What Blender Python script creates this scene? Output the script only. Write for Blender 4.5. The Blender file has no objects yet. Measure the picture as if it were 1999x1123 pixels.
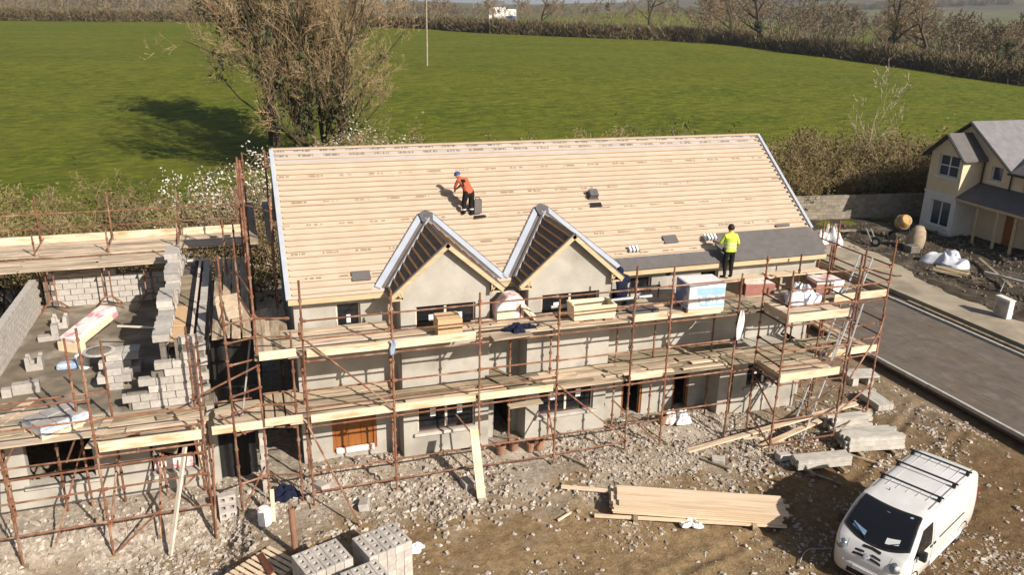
import bpy, bmesh, math, random
import numpy as np
from mathutils import Vector, Matrix
random.seed(7); rng = np.random.default_rng(7)
R = math.radians
scene = bpy.context.scene
COL = scene.collection

# ---------------------------------------------------------------- camera, sky, sun
def aim(yaw, pitch, roll):
    fw = Vector((math.sin(yaw)*math.cos(pitch), math.cos(yaw)*math.cos(pitch), -math.sin(pitch)))
    r = Vector((math.cos(yaw), -math.sin(yaw), 0)); u = r.cross(fw)
    r2 = r*math.cos(roll) + u*math.sin(roll); u2 = -r*math.sin(roll) + u*math.cos(roll)
    return Matrix((r2, u2, -fw)).transposed().to_4x4()
CAM = (-2.13, -20.55, 12.72)
cd = bpy.data.cameras.new('camera'); cam = bpy.data.objects.new('camera', cd); COL.objects.link(cam)
cam.matrix_world = Matrix.Translation(CAM) @ aim(R(18.679), R(18.857), R(1.126))
cd.sensor_width = 36; cd.lens = 28.21; cd.clip_start = .5; cd.clip_end = 9000
scene.camera = cam
SUN_EL, SUN_AZ = R(32), R(152)          # azimuth clockwise from +Y: the sun stands front right
world = bpy.data.worlds.new('World'); scene.world = world; world.use_nodes = True
wn = world.node_tree
sky = wn.nodes.new('ShaderNodeTexSky'); sky.sky_type = 'NISHITA'; sky.sun_disc = False
sky.sun_elevation = SUN_EL; sky.sun_rotation = SUN_AZ; sky.dust_density = 1.5; sky.air_density = 1.0
bg = wn.nodes['Background']; bg.inputs[1].default_value = .06
wn.links.new(sky.outputs[0], bg.inputs[0])
sl = bpy.data.lights.new('sun', 'SUN'); sl.energy = 5.0; sl.angle = R(.5); sl.color = (1, .92, .82)
sun = bpy.data.objects.new('sun', sl); COL.objects.link(sun)
sv = Vector((math.sin(SUN_AZ)*math.cos(SUN_EL), math.cos(SUN_AZ)*math.cos(SUN_EL), math.sin(SUN_EL)))
sun.rotation_euler = sv.to_track_quat('Z', 'Y').to_euler(); sun.location = (30, -60, 60)
vs = scene.view_settings; vs.view_transform = 'Standard'; vs.look = 'None'; vs.exposure = .55; vs.gamma = 1
vs.use_curve_mapping = False
scene.cycles.max_bounces = 6; scene.cycles.diffuse_bounces = 3; scene.cycles.transparent_max_bounces = 6
scene.cycles.use_denoising = True

# ---------------------------------------------------------------- helpers
ORG = {}
def V(*a): return Vector(a)
def sm(a, b, x):
    t = np.clip((x-a)/(b-a), 0, 1); return t*t*(3-2*t)
class MB:
    def __init__(s): s.v = []; s.f = []; s.m = []; s.mi = 0
    def add(s, vs, fs):
        n = len(s.v); s.v += [tuple(p) for p in vs]; s.f += [tuple(i+n for i in f) for f in fs]; s.m += [s.mi]*len(fs); return s
    def box(s, x0, x1, y0, y1, z0, z1):
        return s.add([(x0,y0,z0),(x1,y0,z0),(x1,y1,z0),(x0,y1,z0),(x0,y0,z1),(x1,y0,z1),(x1,y1,z1),(x0,y1,z1)],
              [(0,3,2,1),(4,5,6,7),(0,1,5,4),(1,2,6,5),(2,3,7,6),(3,0,4,7)])
    def obox(s, c, ex, ey, ez):          # oriented box: centre and three half-extent vectors
        c, ex, ey, ez = map(Vector, (c, ex, ey, ez))
        P = [c+sx*ex+sy*ey+sz*ez for sz in (-1,1) for sx, sy in ((-1,-1),(1,-1),(1,1),(-1,1))]
        return s.add(P, [(0,3,2,1),(4,5,6,7),(0,1,5,4),(1,2,6,5),(2,3,7,6),(3,0,4,7)])
    def beam(s, p, q, w, h, up=(0,0,1)):
        p, q = Vector(p), Vector(q); d = (q-p)
        if d.length < 1e-6: return s
        dn = d.normalized(); up = Vector(up)
        if abs(dn.dot(up)) > .98: up = Vector((0,1,0))
        sd = dn.cross(up).normalized(); u2 = sd.cross(dn)
        return s.obox((p+q)/2, d/2, sd*w/2, u2*h/2)
    def tube(s, p, q, r, n=6, r2=None, caps=True):
        p, q = Vector(p), Vector(q); d = (q-p).normalized(); r2 = r if r2 is None else r2
        a = d.orthogonal().normalized(); b = d.cross(a)
        vs = []
        for c, rr in ((p, r), (q, r2)):
            vs += [c+(a*math.cos(2*math.pi*i/n)+b*math.sin(2*math.pi*i/n))*rr for i in range(n)]
        fs = [(i, (i+1) % n, n+(i+1) % n, n+i) for i in range(n)]
        if caps: fs += [tuple(range(n-1, -1, -1)), tuple(range(n, 2*n))]
        return s.add(vs, fs)
    def path(s, pts, r, n=5):
        for a, b in zip(pts[:-1], pts[1:]): s.tube(a, b, r, n)
        return s
    def lathe(s, c, prof, n=16, ax=(0,0,1)):   # prof: list of (radius, height)
        ax = Vector(ax).normalized(); a = ax.orthogonal().normalized(); b = ax.cross(a); c = Vector(c); vs = []
        for r, h in prof: vs += [c+ax*h+(a*math.cos(2*math.pi*i/n)+b*math.sin(2*math.pi*i/n))*r for i in range(n)]
        fs = [(k*n+i, k*n+(i+1) % n, (k+1)*n+(i+1) % n, (k+1)*n+i) for k in range(len(prof)-1) for i in range(n)]
        fs += [tuple(range(n-1, -1, -1)), tuple(range((len(prof)-1)*n, len(prof)*n))]
        return s.add(vs, fs)
    def prism(s, poly, d):               # planar polygon extruded by vector d
        n = len(poly); P = [Vector(p) for p in poly]; d = Vector(d)
        return s.add(P+[p+d for p in P], [tuple(range(n-1, -1, -1)), tuple(range(n, 2*n))]+[(i, (i+1) % n, n+(i+1) % n, n+i) for i in range(n)])
    def grid(s, fn, nu, nv):
        vs = [fn(i/nu, j/nv) for j in range(nv+1) for i in range(nu+1)]
        return s.add(vs, [(j*(nu+1)+i, j*(nu+1)+i+1, (j+1)*(nu+1)+i+1, (j+1)*(nu+1)+i) for j in range(nv) for i in range(nu)])
    def mesh(s, name, off=(0,0,0), fix=True):
        me = bpy.data.meshes.new(name); o = Vector(off)
        me.from_pydata([(a[0]-o[0], a[1]-o[1], a[2]-o[2]) for a in s.v], [], s.f)
        if fix:
            bm = bmesh.new(); bm.from_mesh(me); bmesh.ops.recalc_face_normals(bm, faces=bm.faces); bm.to_mesh(me); bm.free()
        return me
    def build(s, name, mat, parent=None, smooth=False, bevel=0, fix=True):
        off = ORG.get(parent.name, Vector()) if parent else Vector()
        me = s.mesh(name, off, fix)
        for m in (mat if isinstance(mat, (list, tuple)) else [mat]): me.materials.append(m)
        if isinstance(mat, (list, tuple)): me.polygons.foreach_set('material_index', s.m)
        if smooth: me.polygons.foreach_set('use_smooth', [True]*len(me.polygons))
        o = bpy.data.objects.new(name, me); COL.objects.link(o)
        if parent: o.parent = parent; ORG[o.name] = off
        if bevel:
            b = o.modifiers.new('bevel', 'BEVEL'); b.width = bevel; b.segments = 2; b.limit_method = 'ANGLE'
        return o
def tag(o, label=None, cat=None, group=None, kind=None):
    if label: o['label'] = label
    if cat: o['category'] = cat
    if group: o['group'] = group
    if kind: o['kind'] = kind
    return o
def thing(name, loc, label, cat, group=None, rz=0, world=True):
    o = bpy.data.objects.new(name, None); COL.objects.link(o); o.location = loc; o.rotation_euler = (0, 0, rz); o.empty_display_size = .3
    ORG[o.name] = Vector(loc) if world else Vector()
    return tag(o, label, cat, group)
def inst(name, me, parent, loc, rot=(0,0,0), sc=(1,1,1)):   # alike pieces share one mesh
    o = bpy.data.objects.new(name, me); COL.objects.link(o)
    off = ORG.get(parent.name, Vector()) if parent else Vector()
    o.location = Vector(loc)-off; o.rotation_euler = rot; o.scale = sc
    if parent: o.parent = parent; ORG[o.name] = off
    return o
def copy_tree(o, parent=None):
    c = o.copy(); COL.objects.link(c); c.parent = parent
    for ch in list(o.children): copy_tree(ch, c)
    return c

# ---------------------------------------------------------------- materials
def base_mat(name, rough=.8, spec=.25, metal=0):
    m = bpy.data.materials.new(name); m.use_nodes = True; nt = m.node_tree; b = nt.nodes['Principled BSDF']
    b.inputs['Roughness'].default_value = rough; b.inputs['Metallic'].default_value = metal; b.inputs['Specular IOR Level'].default_value = spec
    return m, nt, b
def N(nt, t, **k):
    n = nt.nodes.new('ShaderNode'+t)
    for a, v in k.items():
        if a.startswith('i_'): n.inputs[int(a[2:])].default_value = v
        else: setattr(n, a, v)
    return n
def ramp(nt, fac, stops, interp='LINEAR'):
    r = N(nt, 'ValToRGB'); e = r.color_ramp.elements; r.color_ramp.interpolation = interp
    for i, (p, c) in enumerate(stops):
        el = e[i] if i < 2 else e.new(p)
        el.position = p; el.color = (c, c, c, 1) if isinstance(c, (int, float)) else (*c, 1)
    nt.links.new(fac, r.inputs[0]); return r.outputs[0]
def noise(nt, scale, detail=4, vec=None, rough=.55):
    n = N(nt, 'TexNoise'); n.inputs['Scale'].default_value = scale; n.inputs['Detail'].default_value = detail; n.inputs['Roughness'].default_value = rough
    if vec is not None: nt.links.new(vec, n.inputs['Vector'])
    return n.outputs['Fac']
def mix(nt, fac, a, b, blend='MIX'):
    m = N(nt, 'Mix', data_type='RGBA', blend_type=blend)
    for k, v in ((0, fac), (6, a), (7, b)):
        if isinstance(v, (int, float)): m.inputs[k].default_value = v
        elif isinstance(v, tuple): m.inputs[k].default_value = (*v, 1)
        else: nt.links.new(v, m.inputs[k])
    return m.outputs[2]
def mathn(nt, op, a, b=None):
    m = N(nt, 'Math', operation=op)
    for k, v in ((0, a), (1, b)):
        if v is None: continue
        if isinstance(v, (int, float)): m.inputs[k].default_value = v
        else: nt.links.new(v, m.inputs[k])
    return m.outputs[0]
def pos(nt, stretch=(1,1,1), obj=False):
    src = N(nt, 'TexCoord').outputs['Object'] if obj else N(nt, 'NewGeometry').outputs['Position']
    mp = N(nt, 'Mapping'); mp.inputs['Scale'].default_value = stretch; nt.links.new(src, mp.inputs[0]); return mp.outputs[0]
def addbump(nt, b, h, strength=.3, dist=.02):
    bp = N(nt, 'Bump'); bp.inputs['Strength'].default_value = strength; bp.inputs['Distance'].default_value = dist
    nt.links.new(h, bp.inputs['Height']); nt.links.new(bp.outputs[0], b.inputs['Normal'])
def mat(name, c1, c2=None, scale=6, rough=.85, spec=.2, metal=0, rand=0, stretch=(1,1,1), bump=0, bscale=None, c3=None, s3=1.2, lo=.35, hi=.65, obj=False):
    m, nt, b = base_mat(name, rough, spec, metal)
    c2 = c2 or tuple(x*.8 for x in c1); p = pos(nt, stretch, obj)
    if rand:                         # every piece has its own grain
        sh = N(nt, 'VectorMath', operation='ADD'); nt.links.new(p, sh.inputs[0]); nt.links.new(mathn(nt, 'MULTIPLY', N(nt, 'ObjectInfo').outputs['Random'], 91.0), sh.inputs[1]); p = sh.outputs[0]
    col = ramp(nt, noise(nt, scale, 6, p), [(lo, c1), (hi, c2)])
    if c3: col = mix(nt, ramp(nt, noise(nt, s3, 5, p), [(.5, 0), (.68, 1)]), col, c3)
    if rand:
        rd = N(nt, 'ObjectInfo').outputs['Random']
        col = mix(nt, 1.0, col, ramp(nt, rd, [(0, 1-rand), (1, 1)]), 'MULTIPLY')
    nt.links.new(col, b.inputs['Base Color'])
    if bump: addbump(nt, b, noise(nt, bscale or scale*3, 4, p), bump)
    return m
W = {}
W['board'] = mat('scaffold_board_wood', (.74,.595,.445), (.54,.42,.29), 2.2, .85, rand=.42, stretch=(1,9,9), bump=.15, c3=(.30,.23,.16), s3=.7)
W['oldboard'] = mat('weathered_board_wood', (.48,.39,.27), (.31,.25,.165), 2.5, .9, rand=.4, stretch=(1,9,9), bump=.2, c3=(.17,.135,.09), s3=.8)
W['toe'] = mat('fresh_board_wood', (.77,.635,.475), (.66,.51,.35), 1.6, .8, rand=.14, stretch=(1,10,6), c3=(.46,.30,.15), s3=1.1)
W['yboard'] = mat('board_wood_along_y', (.64,.50,.35), (.45,.34,.225), 2.2, .85, rand=.35, stretch=(9,1,9), bump=.15, c3=(.26,.19,.12), s3=.7)
W['batten'] = mat('roof_batten_wood', (.54,.425,.305), (.45,.335,.22), 2, .8, rand=.18, stretch=(1,8,8))
W['obatten'] = mat('treated_batten_wood', (.42,.23,.09), (.30,.16,.06), 3, .8, rand=.2, stretch=(8,1,8))
W['fascia'] = mat('yellow_fascia_wood', (.56,.45,.285), (.46,.355,.21), 2, .7, rand=.1, stretch=(1,6,6))
W['plank'] = mat('new_plank_wood', (.78,.63,.46), (.70,.53,.36), 1.5, .75, rand=.12, stretch=(.6,14,14), c3=(.60,.42,.25), s3=.7, obj=True)
W['rust'] = mat('rusty_scaffold_steel', (.30,.13,.07), (.165,.075,.046), 7, .75, .3, rand=.4, c3=(.42,.28,.18), s3=2.6)
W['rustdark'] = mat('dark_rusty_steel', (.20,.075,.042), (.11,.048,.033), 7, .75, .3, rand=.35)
W['galv'] = mat('galvanised_steel', (.5,.48,.45), (.36,.33,.3), 8, .5, .4, metal=.5, rand=.2)
W['alu'] = mat('aluminium', (.72,.71,.69), (.55,.54,.52), 8, .4, .5, metal=.5)
W['render'] = mat('grey_scratch_render', (.445,.415,.36), (.365,.338,.292), 1.4, .95, .1, bump=.25, bscale=22, c3=(.30,.275,.235), s3=.8)
W['block'] = mat('concrete_block', (.56,.515,.46), (.45,.41,.365), 9, .95, .1, rand=.28, bump=.25, bscale=60)
W['mortar'] = mat('mortar', (.20,.175,.15), (.13,.115,.095), 8, .95, .1)
W['conc'] = mat('cast_concrete', (.56,.53,.47), (.44,.41,.36), 5, .9, .15, rand=.12, bump=.15, bscale=50, c3=(.36,.33,.28), s3=1.3)
W['slab'] = mat('floor_slab_concrete', (.225,.185,.135), (.145,.118,.085), 1.6, .9, .15, bump=.2, bscale=30, c3=(.36,.315,.25), s3=.9)
W['slate'] = mat('fibre_slate', (.135,.122,.115), (.112,.102,.098), 3, .65, .25, rand=.07)
W['felt'] = mat('dark_roof_felt', (.15,.125,.11), (.105,.088,.08), 4, .7, .25)
W['valley'] = mat('pale_valley_lining', (.40,.43,.48), (.35,.385,.44), 3, .45, .4)
W['valleyd'] = mat('grey_valley_edge', (.36,.34,.33), (.27,.26,.26), 4, .6, .3)
W['lead'] = mat('lead_sheet', (.13,.125,.125), (.09,.085,.09), 8, .55, .4)
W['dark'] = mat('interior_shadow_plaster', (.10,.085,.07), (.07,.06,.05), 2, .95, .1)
W['frame'] = mat('brown_window_frame', (.085,.04,.03), (.06,.03,.022), 4, .5, .4)
W['framew'] = mat('pale_window_bead', (.70,.60,.50), (.6,.5,.4), 5, .6, .3)
W['orange'] = mat('varnished_orange_wood', (.32,.12,.03), (.24,.085,.02), 2, .5, .4, stretch=(8,1,1), rand=.15)
W['white'] = mat('white_plastic', (.80,.79,.77), (.72,.71,.69), 5, .5, .4)
W['paper'] = mat('white_paper', (.82,.82,.80), (.75,.75,.73), 5, .8, .2)
W['pink'] = mat('pink_printed_film', (.80,.66,.62), (.62,.25,.27), 3.2, .45, .4, lo=.5, hi=.62, c3=(.82,.78,.72), s3=2)
W['redfilm'] = mat('red_insulation_board', (.36,.17,.135), (.28,.125,.10), 3, .8, .2, stretch=(1,1,4))
W['foam'] = mat('cream_insulation_foam', (.80,.67,.47), (.72,.58,.38), 4, .8, .2)
W['navy'] = mat('navy_cloth', (.018,.021,.045), (.010,.012,.028), 10, .95, .1, bump=.4, bscale=25)
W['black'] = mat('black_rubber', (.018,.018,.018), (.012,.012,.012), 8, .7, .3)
W['blackm'] = mat('black_painted_metal', (.03,.03,.032), (.02,.02,.022), 8, .5, .4)
W['terra'] = mat('terracotta_clay', (.36,.20,.13), (.28,.15,.095), 6, .85, .2, rand=.2)
W['brownpipe'] = mat('brown_plastic_pipe', (.30,.16,.10), (.24,.125,.08), 4, .5, .4)
W['stone'] = mat('broken_stone', (.47,.42,.36), (.31,.265,.215), 3.1, .95, .1, c3=(.22,.175,.13), s3=1.6)
W['kerb'] = mat('kerb_concrete', (.52,.50,.46), (.42,.40,.36), 4, .9, .2, rand=.15)
W['yellow'] = mat('yellow_paint', (.46,.25,.04), (.36,.19,.04), 5, .6, .3, c3=(.36,.32,.26), s3=2.2)
W['cream'] = mat('cream_render', (.68,.56,.38), (.63,.51,.34), 2, .9, .1)
W['whiter'] = mat('white_render', (.70,.67,.63), (.64,.61,.57), 2, .9, .1)
W['cardb'] = mat('chipboard', (.62,.43,.25), (.52,.34,.19), 18, .85, .15)
W['cloth'] = mat('white_cloth', (.80,.79,.78), (.7,.69,.68), 6, .7, .3)
W['bluebag'] = mat('blue_plastic_bag', (.16,.27,.45), (.5,.55,.6), 5, .5, .4)
W['pvc'] = mat('grey_gutter_pvc', (.42,.42,.43), (.36,.36,.37), 4, .4, .4)
W['sheet'] = mat('clear_plastic_sheet', (.66,.67,.70), (.48,.49,.53), 5, .25, .6, bump=.6, bscale=9)
W['leadbag'] = mat('paper_cement_bag', (.42,.39,.36), (.33,.3,.28), 4, .8, .2, rand=.15, bump=.3, bscale=12)
W['skin'] = mat('skin', (.46,.27,.19), (.42,.24,.17), 9, .6, .3)
W['hair'] = mat('dark_hair', (.03,.018,.012), (.02,.012,.01), 20, .7, .3)
def glassmat(name, col=(.012,.013,.016), rough=.06):
    m, nt, b = base_mat(name, rough, .5); b.inputs['Base Color'].default_value = (*col, 1); return m
W['glass'] = glassmat('dark_window_glass'); W['blueglass'] = glassmat('blue_filmed_window_glass', (.012,.035,.075), .12)
# ---------------------------------------------------------------- ground and terrain
CX, CY = CAM[0], CAM[1]; SY, CYW = math.sin(R(18.68)), math.cos(R(18.68))
def terr(x, y):
    x = np.asarray(x, float); y = np.asarray(y, float)
    s = (x-CX)*SY+(y-CY)*CYW; t = (x-CX)*CYW-(y-CY)*SY
    z = np.interp(s, [0,44,60,115,200,260,420,700,1200], [0,0,.7,5,7.4,8.3,9.0,9.6,9.8])
    z = z*sm(20,45,y)
    z = z-np.clip(t-15, 0, 95)**1.5*.0042*sm(50,110,s)*(1-sm(230,520,s))
    z = z-sm(60,160,t)*4*sm(170,260,s)*(1-sm(500,900,s))
    z = z+sm(700,2300,s)*(26+np.interp(t, [-1500,0,350,800,1100,1600], [20,0,14,78,62,110]))
    z = z+sm(480,560,s)*(1-sm(700,820,s))*8*np.exp(-((t-110)/60)**2)
    return z
def lattice(seed, n=256): return np.random.default_rng(seed).random((n, n))
_L = [lattice(i) for i in range(6)]
def vn(x, y, sc, k=0):
    L = _L[k % 6]; n = L.shape[0]; x = np.asarray(x)*sc+17.3*k; y = np.asarray(y)*sc+9.1*k
    xi = np.floor(x).astype(int); yi = np.floor(y).astype(int); fx = x-xi; fy = y-yi; fx = fx*fx*(3-2*fx); fy = fy*fy*(3-2*fy)
    g = lambda a, b: L[a % n, b % n]
    return (g(xi,yi)*(1-fx)+g(xi+1,yi)*fx)*(1-fy)+(g(xi,yi+1)*(1-fx)+g(xi+1,yi+1)*fx)*fy-.5
def gz(x, y):                        # height of the building site
    x = np.asarray(x, float); y = np.asarray(y, float)
    site = (1-sm(19.6,20.6,x))
    h = .16*vn(x,y,.35,0)+.09*vn(x,y,1.1,1)+.05*vn(x,y,3.1,2)+.03*vn(x,y,7.5,3)
    h = h+.20*np.exp(-((y-.1)/.75)**2)*sm(-2,-.5,x)*(1-sm(11,13,x))*(1+1.1*vn(x,y,1.7,4))
    h = h+.16*np.exp(-((x-7)/3.5)**2-((y+1.7)/1.2)**2)+.10*np.exp(-((x-11.5)/1.2)**2-((y+.1)/.6)**2)
    h = h-.55*(1-sm(-1.7,-.3,y))*(1-sm(-3.6,-2.6,x))*sm(-9.5,-7.5,x)
    for k_ in (0,1.75):                  # wheel ruts
        u_ = (x-9)*.40-(y+7.9)*.916+k_+.5*np.sin(x*.35); h = h-.07*np.exp(-(u_/.16)**2)*(.6+.8*vn(x,y,2.0,1))+.035*np.exp(-((np.abs(u_)-.27)/.1)**2)
    site = site*(1-sm(19.4,20.6,y))
    return h*site-.30*(1-site)
def axis(a0, a, b, b1, fine, coarse):
    return np.concatenate([np.arange(a0, a, coarse), np.arange(a, b, fine), np.arange(b, b1+coarse, coarse)])
def sheet(name, xs, ys, zf, m, smooth=True):
    X, Y = np.meshgrid(xs, ys); Z = zf(X, Y); n = len(xs)
    v = np.stack([X, Y, Z], -1).reshape(-1, 3)
    i = np.arange((len(ys)-1)*(n-1)); a = i//(n-1)*n+i % (n-1)
    f = np.stack([a, a+1, a+1+n, a+n], 1)
    me = bpy.data.meshes.new(name); me.from_pydata(v.tolist(), [], f.tolist()); me.materials.append(m)
    me.polygons.foreach_set('use_smooth', [smooth]*len(me.polygons))
    o = bpy.data.objects.new(name, me); COL.objects.link(o); return o

# earth: brown soil, pale builder's dust along the houses, a little green weed
m, nt, b = base_mat('site_earth', .95, .1)
p = pos(nt); sx = N(nt, 'SeparateXYZ'); nt.links.new(p, sx.inputs[0])
soil = ramp(nt, noise(nt, 4.5, 10, p, .78), [(.3, (.12,.078,.038)), (.5, (.27,.185,.098)), (.72, (.40,.295,.18))])
dust = ramp(nt, noise(nt, 6.5, 10, p, .78), [(.3, (.18,.142,.10)), (.5, (.40,.34,.272)), (.68, (.60,.53,.445))])
yn = mathn(nt, 'ADD', sx.outputs[1], mathn(nt, 'MULTIPLY', mathn(nt, 'SUBTRACT', noise(nt, .55, 5, p), .5), 9))
dm = ramp(nt, mathn(nt, 'MULTIPLY', mathn(nt, 'ADD', yn, 8), .1), [(.44, 0), (.70, 1)])
xr = ramp(nt, mathn(nt, 'MULTIPLY', sx.outputs[0], .05), [(.58, 1), (.74, .25)])
soil = mix(nt, ramp(nt, mathn(nt, 'ADD', mathn(nt, 'MULTIPLY', sx.outputs[0], .05), mathn(nt, 'MULTIPLY', noise(nt, .5, 5, p), .3)), [(.6, 0), (.8, 1)]), soil, mix(nt, 1.0, soil, (.66,.61,.57), 'MULTIPLY'))
col = mix(nt, mathn(nt, 'MULTIPLY', dm, xr), soil, dust)
col = mix(nt, ramp(nt, noise(nt, 1.1, 6, p, .65), [(.57, 0), (.70, .45)]), col, (.12,.115,.04))
nt.links.new(col, b.inputs['Base Color']); addbump(nt, b, noise(nt, 14, 9, p, .75), .9, .06)
W['earth'] = m
g = sheet('ground', axis(-80,-12,21,75,.1,1.6), axis(-40,-10.6,2.4,30,.1,1.6), lambda X, Y: gz(X, Y)-.02, W['earth']); tag(g, kind='structure')

# field
m, nt, b = base_mat('field_grass', .9, .15)
p = pos(nt); p2 = pos(nt, (.5,1.1,1)); p3 = pos(nt, (.12,.3,1))
gc = ramp(nt, noise(nt, 1.6, 10, p2, .8), [(.36, (.036,.056,.004)), (.5, (.102,.128,.008)), (.62, (.20,.21,.018))])
gc = mix(nt, ramp(nt, noise(nt, .35, 5, p3), [(.36, 0), (.60, .9)]), gc, mix(nt, .5, gc, (.175,.168,.018)))
gc = mix(nt, ramp(nt, noise(nt, .9, 6, p2, .7), [(.48, 0), (.66, .6)]), gc, (.036,.056,.005))
sz = N(nt, 'SeparateXYZ'); nt.links.new(p, sz.inputs[0])
gc = mix(nt, ramp(nt, mathn(nt, 'MULTIPLY', sz.outputs[1], .001), [(.55, 0), (.75, .85)]), gc, ramp(nt, noise(nt, .006, 5, p, .6), [(.40, (.075,.06,.045)), (.48, (.13,.10,.065)), (.54, (.085,.10,.03)), (.64, (.14,.13,.055))]))
nt.links.new(gc, b.inputs['Base Color']); addbump(nt, b, noise(nt, 1.6, 9, p2, .75), .8, .5)
W['grass'] = m
S = np.concatenate([np.linspace(0,1,90)**1.6*560+36, np.linspace(620,6500,60)]); T = np.linspace(-1, 1, 140)
def tf(U, Sx):
    half = 55+Sx*1.05
    t = U*half; x = CX+Sx*SY+t*CYW; y = CY+Sx*CYW-t*SY
    return x, y
U, SS = np.meshgrid(T, S); X, Y = tf(U, SS); Z = terr(X, Y)+.35*vn(X,Y,.05,1)*sm(50,90,SS)+.06*vn(X,Y,.5,2)+.02-.35*(1-sm(18.6,20.5,Y))
n = len(T); i = np.arange((len(S)-1)*(n-1)); a = i//(n-1)*n+i % (n-1)
me = bpy.data.meshes.new('field'); me.from_pydata(np.stack([X,Y,Z],-1).reshape(-1,3).tolist(), [], np.stack([a,a+1,a+1+n,a+n],1).tolist())
me.materials.append(W['grass']); me.polygons.foreach_set('use_smooth', [True]*len(me.polygons))
fo = bpy.data.objects.new('field', me); COL.objects.link(fo); tag(fo, kind='structure')

# road, kerbs, footpath, garden soil beyond
m, nt, b = base_mat('dusty_road', .9, .15)
p = pos(nt); p2 = pos(nt, (2.5,.35,1))
rc = ramp(nt, noise(nt, 1.2, 8, p, .65), [(.3, (.105,.086,.072)), (.55, (.155,.13,.108)), (.75, (.21,.175,.145))])
rc = mix(nt, ramp(nt, noise(nt, 1.0, 6, p2, .6), [(.46, 0), (.6, .6)]), rc, (.14,.105,.075))
rc = mix(nt, ramp(nt, noise(nt, 2.2, 8, pos(nt, (3.5,.5,1)), .7), [(.52, 0), (.62, .6)]), rc, (.085,.07,.06))
nt.links.new(rc, b.inputs['Base Color']); addbump(nt, b, noise(nt, 40, 6, p, .7), .5, .02); W['road'] = m
W['path'] = mat('concrete_footpath', (.40,.335,.245), (.31,.26,.19), .9, .9, .15, bump=.2, bscale=30, c3=(.24,.20,.15), s3=.5)
W['mud'] = mat('dark_garden_mud', (.075,.058,.042), (.045,.036,.027), 1.5, .95, .1, bump=.8, bscale=14, c3=(.14,.115,.085), s3=.9)
road = MB().box(21.12, 26.82, -40, 27, -.2, .03).build('road', W['road']); tag(road, kind='structure')
trench = MB().box(27.02, 27.9, -40, 27, -.25, -.12).build('service_trench', W['mud']); tag(trench, kind='structure')
def ragged(x0, x1f, y0, y1, z, n=40):
    mb = MB(); ys = np.linspace(y0, y1, n)
    L = [(x0, y, z) for y in ys]; Rr = [(x1f(y), y, z) for y in ys]
    mb.add(L+Rr+[(q[0], q[1], z-.3) for q in L+Rr], [(i, n+i, n+i+1, i+1) for i in range(n-1)]+[(2*n+i, i, i+1, 2*n+i+1) for i in range(n-1)]+[(n+i, 3*n+i, 3*n+i+1, n+i+1) for i in range(n-1)])
    return mb
fp = ragged(27.92, lambda y: 30.2+1.6*sm(8, 15, y)+.12*math.sin(y*2.3)+.08*math.sin(y*5.1+1), -40, 20, .10, 160).build('footpath', W['path']); tag(fp, kind='structure')
gd = sheet('garden_soil', np.arange(29.6, 62, .3), np.arange(-14, 26, .3), lambda X, Y: .02+.10*vn(X,Y,.6,2)+.12*vn(X,Y,1.7,3)-.08*(X < 30.4), W['mud']); tag(gd, kind='structure')
kb = MB().box(0, .11, 0, .98, 0, .13).mesh('kerb_stone'); kb.materials.append(W['kerb'])
for nm, x, zz, lab in (('kerb', 20.98, .0, 'thin pale concrete kerb along the near edge of the unfinished road'), ('kerb', 26.84, .02, 'raised pale kerb between the road and the open service trench')):
    k = thing(nm, (x, -12, zz), lab, 'kerb')
    for i in range(33): inst('kerb_stone', kb, k, (x+random.uniform(-.01,.01), -12+i*1.0, zz-.02), (0,0,random.uniform(-.006,.006)))
# rubble: thousands of broken stones
def stones(name, pts, sizes, m, seed=1):
    r = np.random.default_rng(seed); n = len(pts)
    B = np.array([(1,.1,-.6),(-.1,1,-.6),(-1,-.1,-.6),(.1,-1,-.6),(.55,.35,.8),(-.35,.5,.9),(-.5,-.4,.8),(.4,-.55,.7)], float)*.55
    F = np.array([(4,5,6,7),(0,1,5,4),(1,2,6,5),(2,3,7,6),(3,0,4,7)])
    P = B[None]*(1+.45*(r.random((n,8,3))-.5))*np.stack([.75+.7*r.random(n), .7+.5*r.random(n), .4+.45*r.random(n)],1)[:,None,:]*sizes[:,None,None]
    az = r.random(n)*6.283; tl = (r.random(n)-.5)*1.0
    c, s_ = np.cos(tl)[:,None], np.sin(tl)[:,None]; y = P[...,1]*c-P[...,2]*s_; z = P[...,1]*s_+P[...,2]*c; x = P[...,0]
    c, s_ = np.cos(az)[:,None], np.sin(az)[:,None]; P = np.stack([x*c-y*s_, x*s_+y*c, z], -1)+pts[:,None,:]
    f = (F[None]+8*np.arange(n)[:,None,None]).reshape(-1,4)
    me = bpy.data.meshes.new(name); me.from_pydata(P.reshape(-1,3).tolist(), [], f.tolist())
    me.materials.append(m); o = bpy.data.objects.new(name, me); COL.objects.link(o); return o
def scatter(n, x0, x1, y0, y1, dens, lo, hi, power=2.6, seed=3):
    r = np.random.default_rng(seed); x = r.uniform(x0,x1,n); y = r.uniform(y0,y1,n); k = r.random(n) < dens(x,y); x, y = x[k], y[k]
    s = lo+(hi-lo)*r.random(len(x))**power
    return np.stack([x, y, gz(x,y)+s*.02-.025], 1), s
def dens(x, y):
    cl = .07+2.3*np.clip(vn(x,y,.55,4)+.12+.8*vn(x,y,1.7,2), 0, 1)
    d = np.exp(-((y+1.3)/1.7)**2)*sm(-2.2,-1,x)*(1-.35*sm(12.5,14,x))
    d = np.maximum(d, .55*np.exp(-((x-10.5)/2.6)**2-((y+2.9)/1.3)**2))
    d = np.maximum(d, .55*np.exp(-((y+1.7)/1.8)**2)*(1-.4*sm(5,12,x)))
    d = np.maximum(d, .17+.22*sm(11.5,15,x))
    return np.clip(d*cl, 0, 1)*(1-sm(20.4,20.8,x))
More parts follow.
